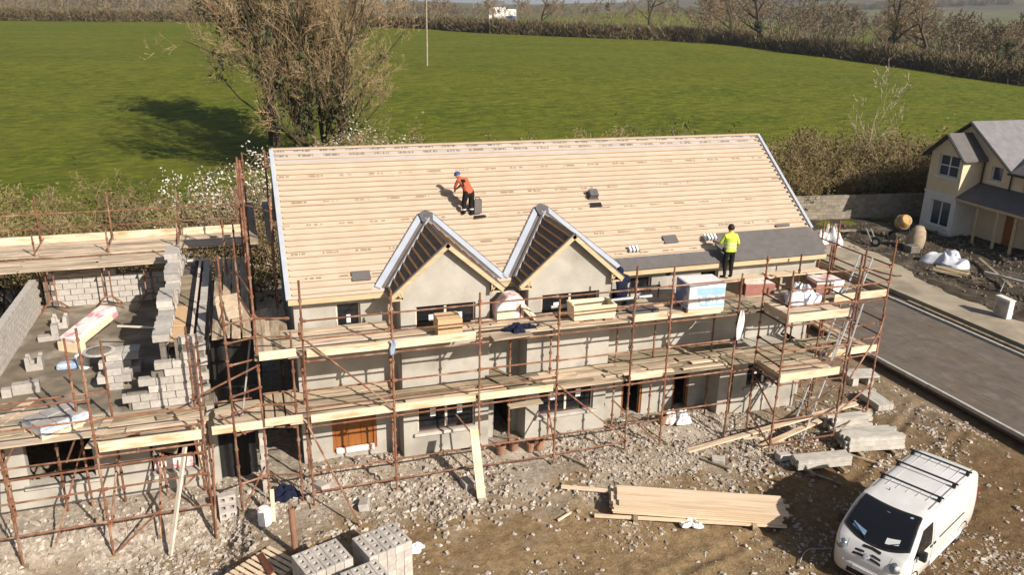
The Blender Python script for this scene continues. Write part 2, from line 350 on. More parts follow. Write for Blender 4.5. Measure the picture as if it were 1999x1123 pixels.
pt, sz_ = scatter(190000, -10, 20.9, -10.4, 1.3, dens, .03, .17, 5.0)
r_ = np.random.default_rng(21); n_ = 9000; xx = r_.uniform(-9,13.5,n_); yy = r_.normal(-1.5,1.1,n_); kk = (r_.random(n_) < np.clip(.15+1.6*(vn(xx,yy,.8,3)+.15),0,1)) & (yy < .7) & (yy > -4.6); xx, yy = xx[kk], yy[kk]; ss = .06+.16*r_.random(len(xx))**2.2
pt = np.concatenate([pt, np.stack([xx,yy,gz(xx,yy)+ss*.05-.02],1)]); sz_ = np.concatenate([sz_, ss])
W['stone2'] = mat('broken_block_rubble', (.54,.485,.42), (.31,.255,.20), 6, .95, .1, c3=(.20,.145,.095), s3=3.1, lo=.36, hi=.62)
tag(stones('rubble', pt, sz_, W['stone2']), 'pale broken stone and block rubble strewn over the site earth', 'rubble', kind='stuff')
r_ = np.random.default_rng(8); n_ = 5200; xx = 30.2+r_.random(n_)**.8*10; yy = r_.uniform(3,21,n_)
kk = r_.random(n_) < .25+.75*np.clip(vn(xx,yy,.5,1)+.4,0,1); xx, yy = xx[kk], yy[kk]; ss = .04+.2*r_.random(len(xx))**3.5
tag(stones('garden_rubble', np.stack([xx,yy,ss*.1+.05],1), ss, mat('muddy_stone', (.20,.165,.125), (.11,.088,.066), 3, .95, .1), 5), 'dull stones and clods scattered over the muddy garden by the cream house', 'rubble', kind='stuff')
# ---------------------------------------------------------------- the house being roofed
WY, BY = .9, .15                    # main wall plane, bay front plane
XL, XR = -1.2, 16.0                 # gable walls
EY, EZ, SL = .6, 5.31, R(36)        # eaves edge and roof slope
cS, sS, tS = math.cos(SL), math.sin(SL), math.tan(SL)
VR = 5.64                           # slope length to the ridge
RYr, RZ = EY+VR*cS, EZ+VR*sS
def rp(x, v, h=0): return Vector((x, EY+v*cS-h*sS, EZ+v*sS+h*cS))
BAYS = [dict(c=2.93, x0=1.62, x1=4.2), dict(c=6.66, x0=5.38, x1=8.05)]
BZ, BF, BH = 6.78, -.05, 1.62       # bay ridge height, verge front, half width
tB = (BZ-5.36)/BH
BYB = EY+(BZ-EZ)/tS                 # where the bay ridge meets the main roof
house = thing('house_under_construction', (7.4, WY, 0), 'grey rendered house with bare battened pale roof and two front gables', 'house')
# wall with openings cut: pieces between openings
def wall_y(mb, x0, x1, z0, z1, y0, y1, holes):
    xs = sorted({x0, x1, *[h[0] for h in holes], *[h[1] for h in holes]}); 
    for a, b_ in zip(xs[:-1], xs[1:]):
        cuts = sorted([(h[2], h[3]) for h in holes if h[0] <= a+1e-6 and h[1] >= b_-1e-6]); z = z0
        for c0, c1 in cuts:
            if c0 > z+1e-6: mb.box(a, b_, y0, y1, z, c0)
            z = max(z, c1)
        if z < z1-1e-6: mb.box(a, b_, y0, y1, z, z1)
MW = [(-.06,.62,3.95,4.95), (9.02,9.78,4.42,4.95), (11.55,12.2,4.55,4.95), (-.36,.94,.28,2.1), (9.0,9.75,.1,2.15), (10.9,11.5,.1,2.15)]
mb = MB(); wall_y(mb, XL, BAYS[0]['x0'], -.3, 5.22, WY, WY+.3, [h for h in MW if h[1] < 1.6]); 
wall_y(mb, BAYS[0]['x1'], BAYS[1]['x0'], -.3, 5.22, WY, WY+.3, [(4.6,5.2,.0,2.1)])
wall_y(mb, BAYS[1]['x1'], XR, -.3, 5.22, WY, WY+.3, [h for h in MW if h[0] > 8])
mb.box(BAYS[0]['x0'], BAYS[0]['x1'], WY+.3, WY+.32, 2.2, 5.2); mb.box(BAYS[1]['x0'], BAYS[1]['x1'], WY+.3, WY+.32, 2.2, 5.2)
mb.build('front_wall', W['render'], house)
mb = MB()                            # projecting ground floor at the right end
wall_y(mb, 12.15, 15.2, -.3, 2.42, .1, .38, [(13.2,14.6,1.0,2.0)]); mb.box(12.15,12.43,.38,WY,-.3,2.42); mb.box(14.92,15.2,.38,WY,-.3,2.42); mb.box(12.15,15.2,.38,WY,2.3,2.42)
mb.build('porch_wall', W['render'], house)
for k, bq in enumerate(BAYS):
    mb = MB(); x0, x1, c = bq['x0'], bq['x1'], bq['c']
    bq['up'] = (x0+.42, x1-.42, 4.12, 4.93); bq['gf'] = (x0+.42, x1-.42, .98, 2.1)
    wall_y(mb, x0, x1, -.3, 5.2, BY, BY+.28, [bq['up'], bq['gf']])
    mb.box(x0, x0+.28, BY+.28, WY, -.3, 5.2); mb.box(x1-.28, x1, BY+.28, WY, -.3, 5.2)
    pts = [(x0, BY, 5.2), (x1, BY, 5.2), (x1, BY, BZ-tB*(x1-c)-.06), (c, BY, BZ-.06), (x0, BY, BZ-tB*(c-x0)-.06)]
    mb.prism(pts, (0, .28, 0)); mb.build('bay_wall', W['render'], house)
RB = 2*RYr-WY
gp = [(XL, WY+.3, -.3), (XL, RB, -.3), (XL, RB, 5.2), (XL, RYr, RZ-.28), (XL, WY+.3, 5.45)]
MB().prism(gp, (.3,0,0)).build('gable_wall', W['render'], house)
MB().prism([(XR-.3, q[1], q[2]) for q in gp], (.3,0,0)).build('gable_wall', W['render'], house)
MB().box(XL+.3, XR-.3, RB-.3, RB, -.3, 5.2).build('rear_wall', W['render'], house)
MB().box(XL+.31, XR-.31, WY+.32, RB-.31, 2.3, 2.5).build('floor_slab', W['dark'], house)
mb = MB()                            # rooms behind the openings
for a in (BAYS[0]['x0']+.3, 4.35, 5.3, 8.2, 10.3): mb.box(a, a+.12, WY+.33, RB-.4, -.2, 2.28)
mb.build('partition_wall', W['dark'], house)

# windows
def window(root, x0, x1, z0, z1, y, panes=2, stick=True, sill=True, glass='glass', frame='frame', bead='framew'):
    f = MB(); t = .06; yi = y+.10
    f.box(x0, x1, yi, yi+.07, z0, z0+t); f.box(x0, x1, yi, yi+.07, z1-t, z1); f.box(x0, x0+t, yi, yi+.07, z0+t, z1-t); f.box(x1-t, x1, yi, yi+.07, z0+t, z1-t)
    fr = f.build('window', W[frame], root)
    w = (x1-x0-2*t)/panes
    for i in range(panes):
        a = x0+t+i*w
        if i: MB().box(a-.035, a+.035, yi-.012, yi+.075, z0+t, z1-t).build('mullion', W[bead], fr)
        MB().box(a+.036*(i > 0), a+w-.036*(i < panes-1), yi+.03, yi+.04, z0+t, z1-t).build('pane', W[glass], fr)
        if stick: MB().box(a+w*.42, a+w*.62, yi+.018, yi+.022, z0+(z1-z0)*.38, z0+(z1-z0)*.62).build('sticker', W['paper'], fr)
    MB().box(x0+.005, x0+.045, yi-.02, yi-.002, z0+.01, z1-.02).build('bead', W[bead], fr)
    MB().box(x1-.045, x1-.005, yi-.02, yi-.002, z0+.01, z1-.02).build('bead', W[bead], fr)
    if sill: MB().box(x0-.12, x1+.12, y-.09, y+.098, z0-.10, z0-.004).build('sill', W['conc'], fr, bevel=.012)
    return fr
for bq in BAYS:
    window(house, *bq['up'], BY, sill=False); window(house, *bq['gf'], BY)
window(house, -.06, .62, 3.95, 4.95, WY, 1, sill=False); window(house, 9.02, 9.78, 4.42, 4.95, WY, 1, False, False); window(house, 11.55, 12.2, 4.55, 4.95, WY, 1, False, False)
window(house, 13.2, 14.6, 1.0, 2.0, .1, 2, True)
# timber-boarded doorway
dr = MB().box(-.36, -.27, WY+.02, WY+.12, .28, 2.1).box(.85, .94, WY+.02, WY+.12, .28, 2.1).box(-.27, .85, WY+.02, WY+.12, 2.02, 2.1).build('door_frame', W['orange'], house)
for i in range(3): MB().box(-.26+i*.37, .10+i*.37, WY+.06, WY+.10, .42, 2.0).build('door_panel', W['orange'], dr)
MB().box(-.27, .85, WY-.06, WY+.03, .26, .42).build('insulation_strip', W['pink'], dr)
for x0, x1 in ((9.0,9.75), (10.9,11.5)):
    d = MB().box(x0, x0+.07, WY+.03, WY+.12, .1, 2.15).box(x1-.07, x1, WY+.03, WY+.12, .1, 2.15).build('door_frame', W['orange'], house)
MB().box(-.9,-.84,WY-.012,WY-.002,1.2,1.5)
for x, z in ((.98,5.08), (5.02,5.1), (10.35,5.0), (12.66,5.0)): MB().lathe((x, WY-.02, z), [(.085,0),(.085,.06)], 10, (0,1,0)).build('soffit_vent', W['blackm'], house)
for bq in BAYS: MB().box(bq['x1']-.75, bq['x1']-.5, BY-.02, BY-.001, 3.86, 4.0).build('wall_vent', W['frame'], house)

# main roof
m, nt, b = base_mat('printed_roof_underlay', .75, .2)
p = pos(nt); sx = N(nt, 'SeparateXYZ'); nt.links.new(p, sx.inputs[0])
vv = mathn(nt, 'DIVIDE', mathn(nt, 'SUBTRACT', sx.outputs[1], EY), cS)
base = ramp(nt, noise(nt, 1.5, 5, p), [(.35, (.485,.392,.305)), (.65, (.44,.35,.265))])
row = mathn(nt, 'FLOOR', mathn(nt, 'DIVIDE', vv, .96)); rf = mathn(nt, 'FRACT', mathn(nt, 'DIVIDE', vv, .96))
inrow = mathn(nt, 'MULTIPLY', mathn(nt, 'GREATER_THAN', rf, .55), mathn(nt, 'LESS_THAN', rf, .71))
gapl = mathn(nt, 'GREATER_THAN', mathn(nt, 'ABSOLUTE', mathn(nt, 'SUBTRACT', rf, .635)), .012)
xf = mathn(nt, 'FRACT', mathn(nt, 'ADD', mathn(nt, 'DIVIDE', sx.outputs[0], .92), mathn(nt, 'MULTIPLY', row, .37)))
inx = mathn(nt, 'MULTIPLY', mathn(nt, 'GREATER_THAN', xf, .1), mathn(nt, 'LESS_THAN', xf, .58))
let = mathn(nt, 'GREATER_THAN', noise(nt, 14, 1, pos(nt, (1,.28,.28))), .43)
fade = ramp(nt, noise(nt, .7, 3, p), [(.36, .2), (.52, 1)])
k = inrow
for q in (gapl, inx, let, fade): k = mathn(nt, 'MULTIPLY', k, q)
col = mix(nt, mathn(nt, 'MULTIPLY', k, .8), base, (.17,.135,.085))
nt.links.new(col, b.inputs['Base Color']); W['under'] = m
m, nt, b = base_mat('printed_ridge_membrane', .6, .3)
p = pos(nt); sx = N(nt, 'SeparateXYZ'); nt.links.new(p, sx.inputs[0])
vv = mathn(nt, 'DIVIDE', mathn(nt, 'SUBTRACT', sx.outputs[1], EY), cS)
base = ramp(nt, noise(nt, 1.5, 4, p), [(.35, (.42,.375,.345)), (.65, (.37,.33,.305))])
rf = mathn(nt, 'FRACT', mathn(nt, 'DIVIDE', mathn(nt, 'SUBTRACT', vv, .06), .215))
inrow = mathn(nt, 'MULTIPLY', mathn(nt, 'GREATER_THAN', rf, .34), mathn(nt, 'LESS_THAN', rf, .72))
xf = mathn(nt, 'FRACT', mathn(nt, 'ADD', mathn(nt, 'DIVIDE', sx.outputs[0], .78), mathn(nt, 'MULTIPLY', mathn(nt, 'FLOOR', mathn(nt, 'DIVIDE', vv, .215)), .12)))
inx = mathn(nt, 'MULTIPLY', mathn(nt, 'GREATER_THAN', xf, .15), mathn(nt, 'LESS_THAN', xf, .78))
let = mathn(nt, 'GREATER_THAN', noise(nt, 19, 1, pos(nt, (1,.3,.3))), .48)
k = mathn(nt, 'MULTIPLY', mathn(nt, 'MULTIPLY', inrow, inx), mathn(nt, 'MULTIPLY', let, mathn(nt, 'GREATER_THAN', vv, 5.24)))
nt.links.new(mix(nt, mathn(nt, 'MULTIPLY', k, .8), base, (.10,.085,.085)), b.inputs['Base Color']); W['ridgefelt'] = m

x0, x1 = -1.34, 16.1
def slab(mb, x0, x1, v0, v1, h0, h1):
    P = [rp(x, v, h) for h in (h0, h1) for x, v in ((x0,v0),(x1,v0),(x1,v1),(x0,v1))]
    return mb.add(P, [(0,3,2,1),(4,5,6,7),(0,1,5,4),(1,2,6,5),(2,3,7,6),(3,0,4,7)])
roof = slab(MB(), x0, x1, 0, VR, -.06, 0).build('roof', W['under'], house)
mb = MB(); mb.prism([(x0, RYr, RZ), (x0, RB+.3, EZ), (x0, RB+.3, EZ-.06), (x0, RYr, RZ-.075)], (x1-x0,0,0)); mb.build('rear_roof', W['under'], house)
slab(MB(), x0+.1, x1-.03, 4.98, VR-.01, .004, .010).build('ridge_membrane', W['ridgefelt'], roof)
slab(MB(), x0-.05, x0+.06, -.03, VR, .0, .05).build('verge_strip', W['valley'], roof)
vg = slab(MB(), x1-.05, x1+.05, 1.1, VR, .0, .055).build('verge_strip', W['valley'], roof)
for i in range(21): slab(MB(), x1-.16, x1-.052, 1.25+i*.21, 1.32+i*.21, .002, .05).build('verge_clip', W['felt'], vg)
MB().beam((x0, RYr, RZ+.02), (x1, RYr, RZ+.02), .16, .05).build('ridge_board', W['batten'], roof)
# rafters feet + fascia, cut around the bays
def cuts(v, extra=0):               # x intervals of the main roof hidden by the bay roofs at slope distance v
    z = EZ+v*sS; out = []
    for bq in BAYS:
        hw = min((BZ-z)/tB, BH)+extra
        if z < BZ+.16: out.append((bq['c']-max(hw,0), bq['c']+max(hw,0)))
    return out
def spans(v, a, b_, extra=0):
    xs = [a]
    for c0, c1 in cuts(v, extra): xs += [c0, c1]
    xs.append(b_); return [(xs[i], xs[i+1]) for i in range(0, len(xs), 2) if xs[i+1]-xs[i] > .1]
for a, c in spans(-.02, x0, x1, -.05):
    MB().beam((a, EY-.02, EZ-.09), (c, EY-.02, EZ-.09), .03, .15).build('fascia', W['fascia'], house)
    MB().box(a, c, EY, WY-.002, EZ-.16, EZ-.13).build('soffit', W['fascia'], house)
v = .13
while v < 5.62:
    for a, c in spans(v, x0+.12, x1-.17 if v > 1.1 else x1-.05, .40):
        j = random.uniform(-.006,.006)
        slab(MB(), a, c, v-.026+j, v+.026+j, .011, .042).build('batten', W['batten'], roof)
    v += .2115
# slates laid at the eaves on the right
sl_ = MB().obox((.15,.22,.0), (.1492,0,0), (0,.21,0), (0,0,.004)).mesh('slate'); sl_.materials.append(W['slate'])
def slates(xa, xb, v0, rows):
    for r in range(rows):
        x = xa+(.15 if r % 2 else 0)
        while x < xb-.2:
            q = rp(x, v0+r*.19, .05+.012*(r == 0)+random.uniform(0,.0015)); inst('slate', sl_, roof, q, (SL-.018, 0, random.uniform(-.002,.002))); x += .299
slates(12.15, 16.1, -.06, 5); slates(8.55, 12.1, -.06, 1)
slab(MB(), 8.42, 12.3, .3, .46, .044, .05).build('eaves_felt', W['lead'], roof)
# bay roofs
for bq in BAYS:
    c = bq['c']
    bw = None
    for sg in (-1, 1):
        def bp(d, y, h=0):           # d: distance down from the ridge (horizontal), y back
            n = Vector((sg*tB, 0, 1)).normalized(); return Vector((c+sg*d, y, BZ-tB*d))+n*h
        def yb(d): return EY+(BZ-tB*d-EZ)/tS     # where this line meets the main roof
        P = [bp(0,BF,0), bp(BH,BF,0), bp(BH,yb(BH),0), bp(0,yb(0),0)]
        br = MB().prism(P, (0,0,-.05)).build('bay_roof', W['felt'], roof)
        for i in range(9):
            d = .1+i*.18; MB().beam(bp(d,BF+.03,.02), bp(d,yb(d)-.12,.02), .05, .035, (sg*tB,0,1)).build('batten', W['obatten'], br)
        a, e = Vector(bp(BH,yb(BH))), Vector(bp(0,yb(0))); dv = (e-a).normalized(); nm = Vector((0,-sS,cS)); sd = dv.cross(nm); sd = sd if sd.x*sg > 0 else -sd
        def strip(o0, o1, h, nme, mt, l0=0, l1=1):
            A = a+(e-a)*l0; E_ = a+(e-a)*l1
            MB().add([A+sd*o0+nm*h, A+sd*o1+nm*h, E_+sd*o1+nm*h, E_+sd*o0+nm*h, A+sd*o0, A+sd*o1, E_+sd*o1, E_+sd*o0], [(0,1,2,3),(0,4,5,1),(1,5,6,2),(2,6,7,3),(3,7,4,0)]).build(nme, W[mt], roof)
        strip(-.05, .12, .03, 'valley_gutter', 'felt'); strip(.12, .29, .055, 'valley_lining', 'valley', -.03, 1.02); strip(.29, .32, .045, 'valley_edge', 'felt', 0, 1.02)
        nb = Vector((sg*tB,0,1)).normalized(); sb = dv.cross(nb); sb = sb if sb.x*sg < 0 else -sb
        MB().add([a+sb*.06+nb*.05, a+sb*.17+nb*.05, e+sb*.17+nb*.05, e+sb*.06+nb*.05, a+sb*.06, a+sb*.17, e+sb*.17, e+sb*.06], [(0,1,2,3),(0,4,5,1),(1,5,6,2),(2,6,7,3),(3,7,4,0)]).build('valley_batten', W['valleyd'], br)
        MB().beam(bp(-.0,BF-.02,-.06), bp(BH+.03,BF-.02,-.06), .035, .12, (sg*tB,0,1)).build('bargeboard', W['fascia'], br)
        MB().beam(bp(.0,BF-.0,.02), bp(BH+.03,BF-.0,.02), .07, .035, (sg*tB,0,1)).build('verge_trim', W['felt'], br)
        xo, xi = c+sg*BH, c+sg*(BH-.36); zo = BZ-tB*BH
        lb = MB().box(min(xo,xi), max(xo,xi), BF+.0, BF+.05, zo-.14, zo-.09); lb.box(min(xi,xi+sg*.05), max(xi,xi+sg*.05), BF, BF+.05, zo-.09, zo+.18)
        lb.beam((xi,BF+.025,zo-.1), (c+sg*(BH-.2),BF+.025,zo+.08), .05, .04); lb.box(min(xo,xi), max(xo,xi), BF+.05, WY-.4, zo-.14, zo-.11)
        lb.build('eaves_box', W['fascia'], br)
    MB().prism([(c-.16, BYB-.18, BZ-.05), (c+.16, BYB-.18, BZ-.05), (c+.22, BYB+.1, BZ+.14), (c, BYB+.22, BZ+.22), (c-.22, BYB+.1, BZ+.14)], (0,-.03,.05)).build('lead_saddle', W['lead'], roof)
# loose slates and clips lying on the roof
def on_roof(name, lab, cat, x, v, parts, rz=0):
    o = thing(name, rp(x, v, .045), lab, cat); o.rotation_euler = (SL, 0, rz)
    ORG[o.name] = Vector(); 
    for nm, mb, m_ in parts: mb.build(nm, W[m_], o)
    return o
def flat(x, v, w, h, lab): 
    o = MB().box(-w/2, w/2, -h/2, h/2, 0, .012).build('loose_slate', W['slate']); o.location = rp(x, v, .045); o.rotation_euler = (SL,0,random.uniform(-.05,.05)); tag(o, lab, 'slate', 'loose slates on the roof')
flat(.70, .58, .52, .33, 'loose grey slate lying on the battens left of the left gable')
flat(10.63, 1.05, .5, .32, 'loose grey slate lying on the battens below mid roof right of the gables')
flat(15.0, 1.28, .55, .1, 'narrow grey slate strip beside the right verge above the slating')
def vent(x, v, lab, dk=.4):
    on_roof('roof_vent', lab, 'roof vent', x, v, [('hood', MB().prism([(-.17,-.17,0),(.17,-.17,0),(.17,.17,0),(-.17,.17,0)], (0,0,.03)).prism([(-.14,-.13,.03),(.14,-.13,.03),(.14,.14,.03),(-.14,.14,.03)], (0,.0,.16)), 'lead'), ('opening', MB().box(-.2,.2,-.48,-.3,.0,.01), 'black')])
vent(8.55, 3.05, 'small dark roof vent standing high on the middle of the battened roof')
def clips(x, v, n, lab):
    o = on_roof('tile_clip', lab, 'roof clips', x, v, [])
    for i in range(n): MB().box(-.2+i*.12, -.13+i*.12, -.1, .1, 0, .09).build('clip', W['white'], o); MB().box(-.13+i*.12, -.09+i*.12, -.1, .1, 0, .05).build('clip_slot', W['black'], o)
clips(9.24, .75, 3, 'small row of white and black clips above the eaves beside the right gable'); clips(12.02, .98, 4, 'row of white and black clips on the roof beside the worker in yellow')
# ---------------------------------------------------------------- the half-built house on the left
lh = thing('half_built_house', (-6.5, 5, 0), 'half-built grey block house with open upper floor and no roof', 'house')
FZ = 2.55
mb = MB(); wall_y(mb, -9.6, -3.5, -.6, 2.42, .7, .95, [(-8.2,-6.62,.75,2.36), (-5.25,-4.05,.55,2.3)]); mb.build('front_wall', W['render'], lh)
MB().box(-3.75, -3.5, .95, 10.2, -.3, 2.42).build('side_wall', W['render'], lh)
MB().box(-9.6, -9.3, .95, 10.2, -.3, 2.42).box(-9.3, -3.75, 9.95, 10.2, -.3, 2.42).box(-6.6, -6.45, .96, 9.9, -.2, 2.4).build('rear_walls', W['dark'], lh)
MB().box(-9.6, -3.5, .7, 10.2, 2.424, FZ).build('floor_slab', W['slab'], lh)
MB().box(-5.35, -3.95, .58, .69, .45, .55).build('sill', W['conc'], lh); MB().box(-8.3, -6.5, .58, .69, .65, .75).build('sill', W['conc'], lh)
MB().box(-5.2, -4.15, .75, .9, .62, .95).build('insulation_strip', W['pink'], lh)
MB().obox((-4.8,.78,1.45), (.3,0,-.12), (0,.12,0), (.08,0,.24)).build('boarding', W['oldboard'], lh)
bm_ = MB().box(-.211,.211,-.1075,.1075,0,.197).mesh('block'); bm_.materials.append(W['block'])
bf_ = MB().box(-.211,.211,-.1075,.1075,0,.112).mesh('block_flat'); bf_.materials.append(W['block'])
PL = []                              # (mesh, loc, rz)
def bwall(p, ang, length, rows, z0, flatb=False, left=None, right=None, hole=None):
    d = Vector((math.cos(ang), math.sin(ang), 0)); ch = .150 if flatb else .215
    for r in range(rows):
        u = .22*(r % 2)*1.0; l0 = left(r) if left else 0; l1 = right(r) if right else length
        while u < length:
            if u-.01 >= l0 and u+.44 <= l1+.05 and not (hole and hole(u, r)):
                q = Vector(p)+d*(u+.22); PL.append((bf_ if flatb else bm_, (q.x+random.uniform(-.006,.006), q.y+random.uniform(-.006,.006), z0+r*ch+.006), ang+random.uniform(-.008,.008)))
            u += .44
# party wall on the left, blocks laid flat
bwall((-9.42, 1.0, 0), R(90), 8.9, 8, FZ, True, left=lambda r: 0)
MB().box(-9.50, -9.36, 1.0, 9.8, FZ-.01, FZ+8*.150-.05).build('mortar_core', mat('raked_out_joint', (.10,.088,.075), (.07,.06,.05), 6), lh)
# rear wall
bwall((-9.25, 9.9, 0), 0, 5.2, 6, FZ, hole=lambda u, r: 2.25 < u < 3.4 and r > 4)
MB().box(-9.2, -4.2, 9.86, 9.94, FZ-.01, FZ+5*.215).build('mortar_core', W['mortar'], lh)
# stepped front wall and the right-hand return
bwall((-5.95, .82, 0), 0, 2.42, 9, FZ, left=lambda r: [0,.1,.55,.62,.95,1.0,1.7,1.6,1.5][r])
MB().box(-4.3, -3.6, .78, .86, FZ-.01, FZ+8.7*.215).box(-4.95,-4.3,.78,.86,FZ-.01,FZ+4.7*.215).box(-5.6,-4.95,.78,.86,FZ-.01,FZ+2.2*.215).build('mortar_core', W['mortar'], lh)
bwall((-4.62, 1.05, 0), R(90), 8.6, 8, FZ, right=lambda r: 8.6)
MB().box(-4.69, -4.55, 1.0, 9.6, FZ-.01, FZ+7.9*.215).build('mortar_core', W['mortar'], lh)
bwall((-3.72, .98, 0), R(90), 8.4, 7, FZ)
MB().box(-3.79, -3.65, 1.0, 9.4, FZ-.01, FZ+6.9*.215).build('mortar_core', W['mortar'], lh)
# loose block rows stood on top of the inner leaf
for (y0, n, k) in ((1.15, 9, 1), (3.3, 6, 2), (4.75, 4, 1), (5.9, 6, 2), (7.6, 5, 3)):
    for i in range(n):
        for j in range(k): PL.append((bm_, (-4.62+random.uniform(-.03,.03)-.05*j, y0+i*.222, FZ+8*.215+.01+j*.205), random.uniform(-.04,.04)))
# low piers
for dy in (0,.222,.444): bwall((-6.85, 3.3+dy, 0), 0, 1.34, 3, FZ)
for dy in (0,.222): bwall((-6.75, 2.25+dy, 0), 0, 1.1, 3, FZ)
camv = Vector(CAM)
PL.sort(key=lambda q: (Vector(q[1])-camv).length)
for me_, l, a in PL[:300]: inst('block', me_, lh, l, (0,0,a))
if PL[300:]:
    mb = MB()
    for me_, l, a in PL[300:]:
        e = Vector((math.cos(a), math.sin(a), 0))*.209; f = Vector((-math.sin(a), math.cos(a), 0))*.1075; h = (.112 if me_ is bf_ else .197)/2
        mb.obox(Vector(l)+Vector((0,0,h)), e, f, (0,0,h))
    o = mb.build('blocks', W['block'], lh); o['kind'] = 'stuff'
# cavity lined in black with a pale timber strip, boards over it
MB().box(-4.12, -4.0, 1.2, 9.3, FZ+7*.215-.2, FZ+7*.215+.02).build('cavity_liner', W['black'], lh); MB().box(-4.5, -3.8, 1.1, 9.4, FZ, FZ+7*.215-.21).build('cavity_fill', W['felt'], lh)
MB().box(-3.98, -3.9, 1.1, 9.3, FZ+7*.215, FZ+7*.215+.06).box(-4.4,-3.7,9.25,9.35,FZ+7*.215,FZ+7*.215+.07).build('cavity_batten', W['framew'], lh)
for i, (y0, y1) in enumerate(((1.2,2.6),(2.7,4.4),(4.5,6.0),(6.1,7.6))):
    MB().box(-4.48, -4.14, y0, y1, FZ+7*.215, FZ+7*.215+.03).build('cavity_board', W['cardb' if i < 2 else 'oldboard'], lh)

# things on the upper floor
def trough_block(x, y, rz, lab, kind='u'):
    t = thing('channel_block', (x, y, FZ), lab, 'block', 'hollow channel blocks on the slab', rz, world=False)
    mb = MB().prism([(-.22,-.2,0),(.22,-.2,0),(.22,-.2,.42),(.12,-.2,.42),(.08,-.2,.2),(-.08,-.2,.2),(-.12,-.2,.42),(-.22,-.2,.42)], (0,.08,0)).prism([(-.22,.12,0),(.22,.12,0),(.22,.12,.42),(.12,.12,.42),(.08,.12,.2),(-.08,.12,.2),(-.12,.12,.42),(-.22,.12,.42)], (0,.08,0))
    mb.box(-.22,-.14,-.12,.12,0,.36).box(.14,.22,-.12,.12,0,.36); mb.build('shell', W['block'], t)
    MB().box(-.139,.139,-.119,.119,.0,.1).build('core', W['mortar'], t); return t
trough_block(-8.5, 4.35, .1, 'pale hollow channel block on the slab nearest the front platform'); trough_block(-8.4, 7.75, .05, 'pale hollow channel block on the slab farthest back beside the party wall')
t = thing('broken_block', (-8.55, 6.65, FZ), 'L-shaped broken channel block between two hollow blocks on the slab', 'block', rz=.1, world=False)
MB().box(-.3,.3,-.15,.12,0,.16).build('base', W['block'], t); MB().box(.1,.3,-.15,.12,.162,.5).build('upright', W['block'], t)
t = thing('block_pair', (-8.45, 2.65, FZ), 'two pale blocks lying by the left end of the front platform', 'blocks', rz=.1, world=False)
MB().box(-.25,.4,-.12,.12,0,.3).build('block', W['block'], t); MB().box(-.5,-.27,-.2,.0,0,.24).build('block', W['block'], t)
t = thing('insulation_pack', (-7.25, 6.2, FZ), 'pink and white wrapped insulation pack leaning on the upper floor slab', 'insulation pack', rz=R(58), world=False)
MB().obox((0,0,.5), (.95,0,.2), (0,.3,0), (-.05,0,.18)).build('wrapped_sheets', W['pink'], t, bevel=.04); MB().obox((-.1,-.31,.45), (.75,0,.16), (0,.012,0), (-.03,0,.10)).build('foam_edge', W['foam'], t)
MB().obox((-.85,0,.15), (.12,0,0), (0,.4,0), (0,0,.15)).build('support', W['foam'], t)
t = thing('mortar_board', (-6.6, 3.45, FZ+.66), 'round pale mortar board lying on the low block pier', 'mortar board', world=False)
MB().lathe((0,0,.0), [(.40,0),(.44,.03),(.44,.05),(.40,.06)], 18).build('board', W['conc'], t); MB().lathe((0,0,.061), [(.34,0),(.25,.03),(.1,.05)], 14).build('mortar', W['mortar'], t)
t = thing('bucket', (-7.15, 4.0, FZ), 'white plastic bucket beside the pink insulation pack', 'bucket', world=False)
MB().lathe((0,0,0), [(.15,0),(.2,.36),(.215,.36),(.215,.40),(.19,.40),(.16,.1)], 16).build('shell', W['white'], t); MB().path([(-.2,0,.38),(-.15,0,.2),(0,-.22,.16),(.15,0,.2),(.2,0,.38)], .008, 4).build('handle', W['galv'], t)
o = MB().prism([(-.3,-.16,0),(.25,-.18,0),(.3,.1,0),(-.25,.16,0)], (.02,.0,.2)).build('blue_bag', W['bluebag'], bevel=.06); o.location = (-7.6,4.1,FZ); tag(o, 'small blue and white bag lying left of the white bucket', 'bag')
o = MB().beam((-6.2,4.6,FZ+1.0), (-4.9,4.2,FZ+.95), .05, .05).build('pale_batten', W['framew']); tag(o, 'thin pale batten laid across from the low pier to the block wall', 'batten')
for (x, y, lab) in ((-8.85, 9.3, 'rusty trestle by the left rear corner of the upper floor'), (-7.1, 9.3, 'rusty trestle in the middle of the rear block wall'), (-5.75, 9.3, 'trestle standing in shadow near the right end of the rear wall')):
    t = thing('trestle', (x, y, FZ), lab, 'trestle', 'builders trestles', R(8), world=False)
    for sx_ in (-1, 1):
        MB().path([(sx_*.45,-.3,0),(sx_*.12,0,.42),(sx_*.12,0,1.55)], .026, 6).build('leg', W['rust'], t)
        MB().tube((sx_*.45,.3,0),(sx_*.12,0,.42),.026,6).build('leg', W['rust'], t)
    MB().tube((-.14,0,.42),(.14,0,.42),.024,6).build('crossbar', W['rust'], t); MB().tube((-.14,0,1.0),(.14,0,1.0),.02,6).build('crossbar', W['rust'], t); MB().tube((0,-.5,1.57),(0,.5,1.57),.03,6).build('head', W['rust'], t)
brd = MB().box(-.5,.5,-.5,.5,-.5,.5).mesh('board'); brd.materials.append(W['board'])
brd2 = brd.copy(); brd2.materials[0] = W['oldboard']; brdy = brd.copy(); brdy.materials[0] = W['yboard']; brdt = brd.copy(); brdt.materials[0] = W['toe']
MB().box(-8.75,-7.3,9.72,9.78,FZ+1.12,FZ+1.5).build('closing_board', W['oldboard'], lh); MB().box(-5.6,-4.85,9.72,9.78,FZ+1.1,FZ+1.48).build('closing_board', W['oldboard'], lh)
tp = thing('trestle_platform', (-6.9, 9.35, FZ+1.6), 'row of pale boards laid over the trestles along the rear wall', 'boards')
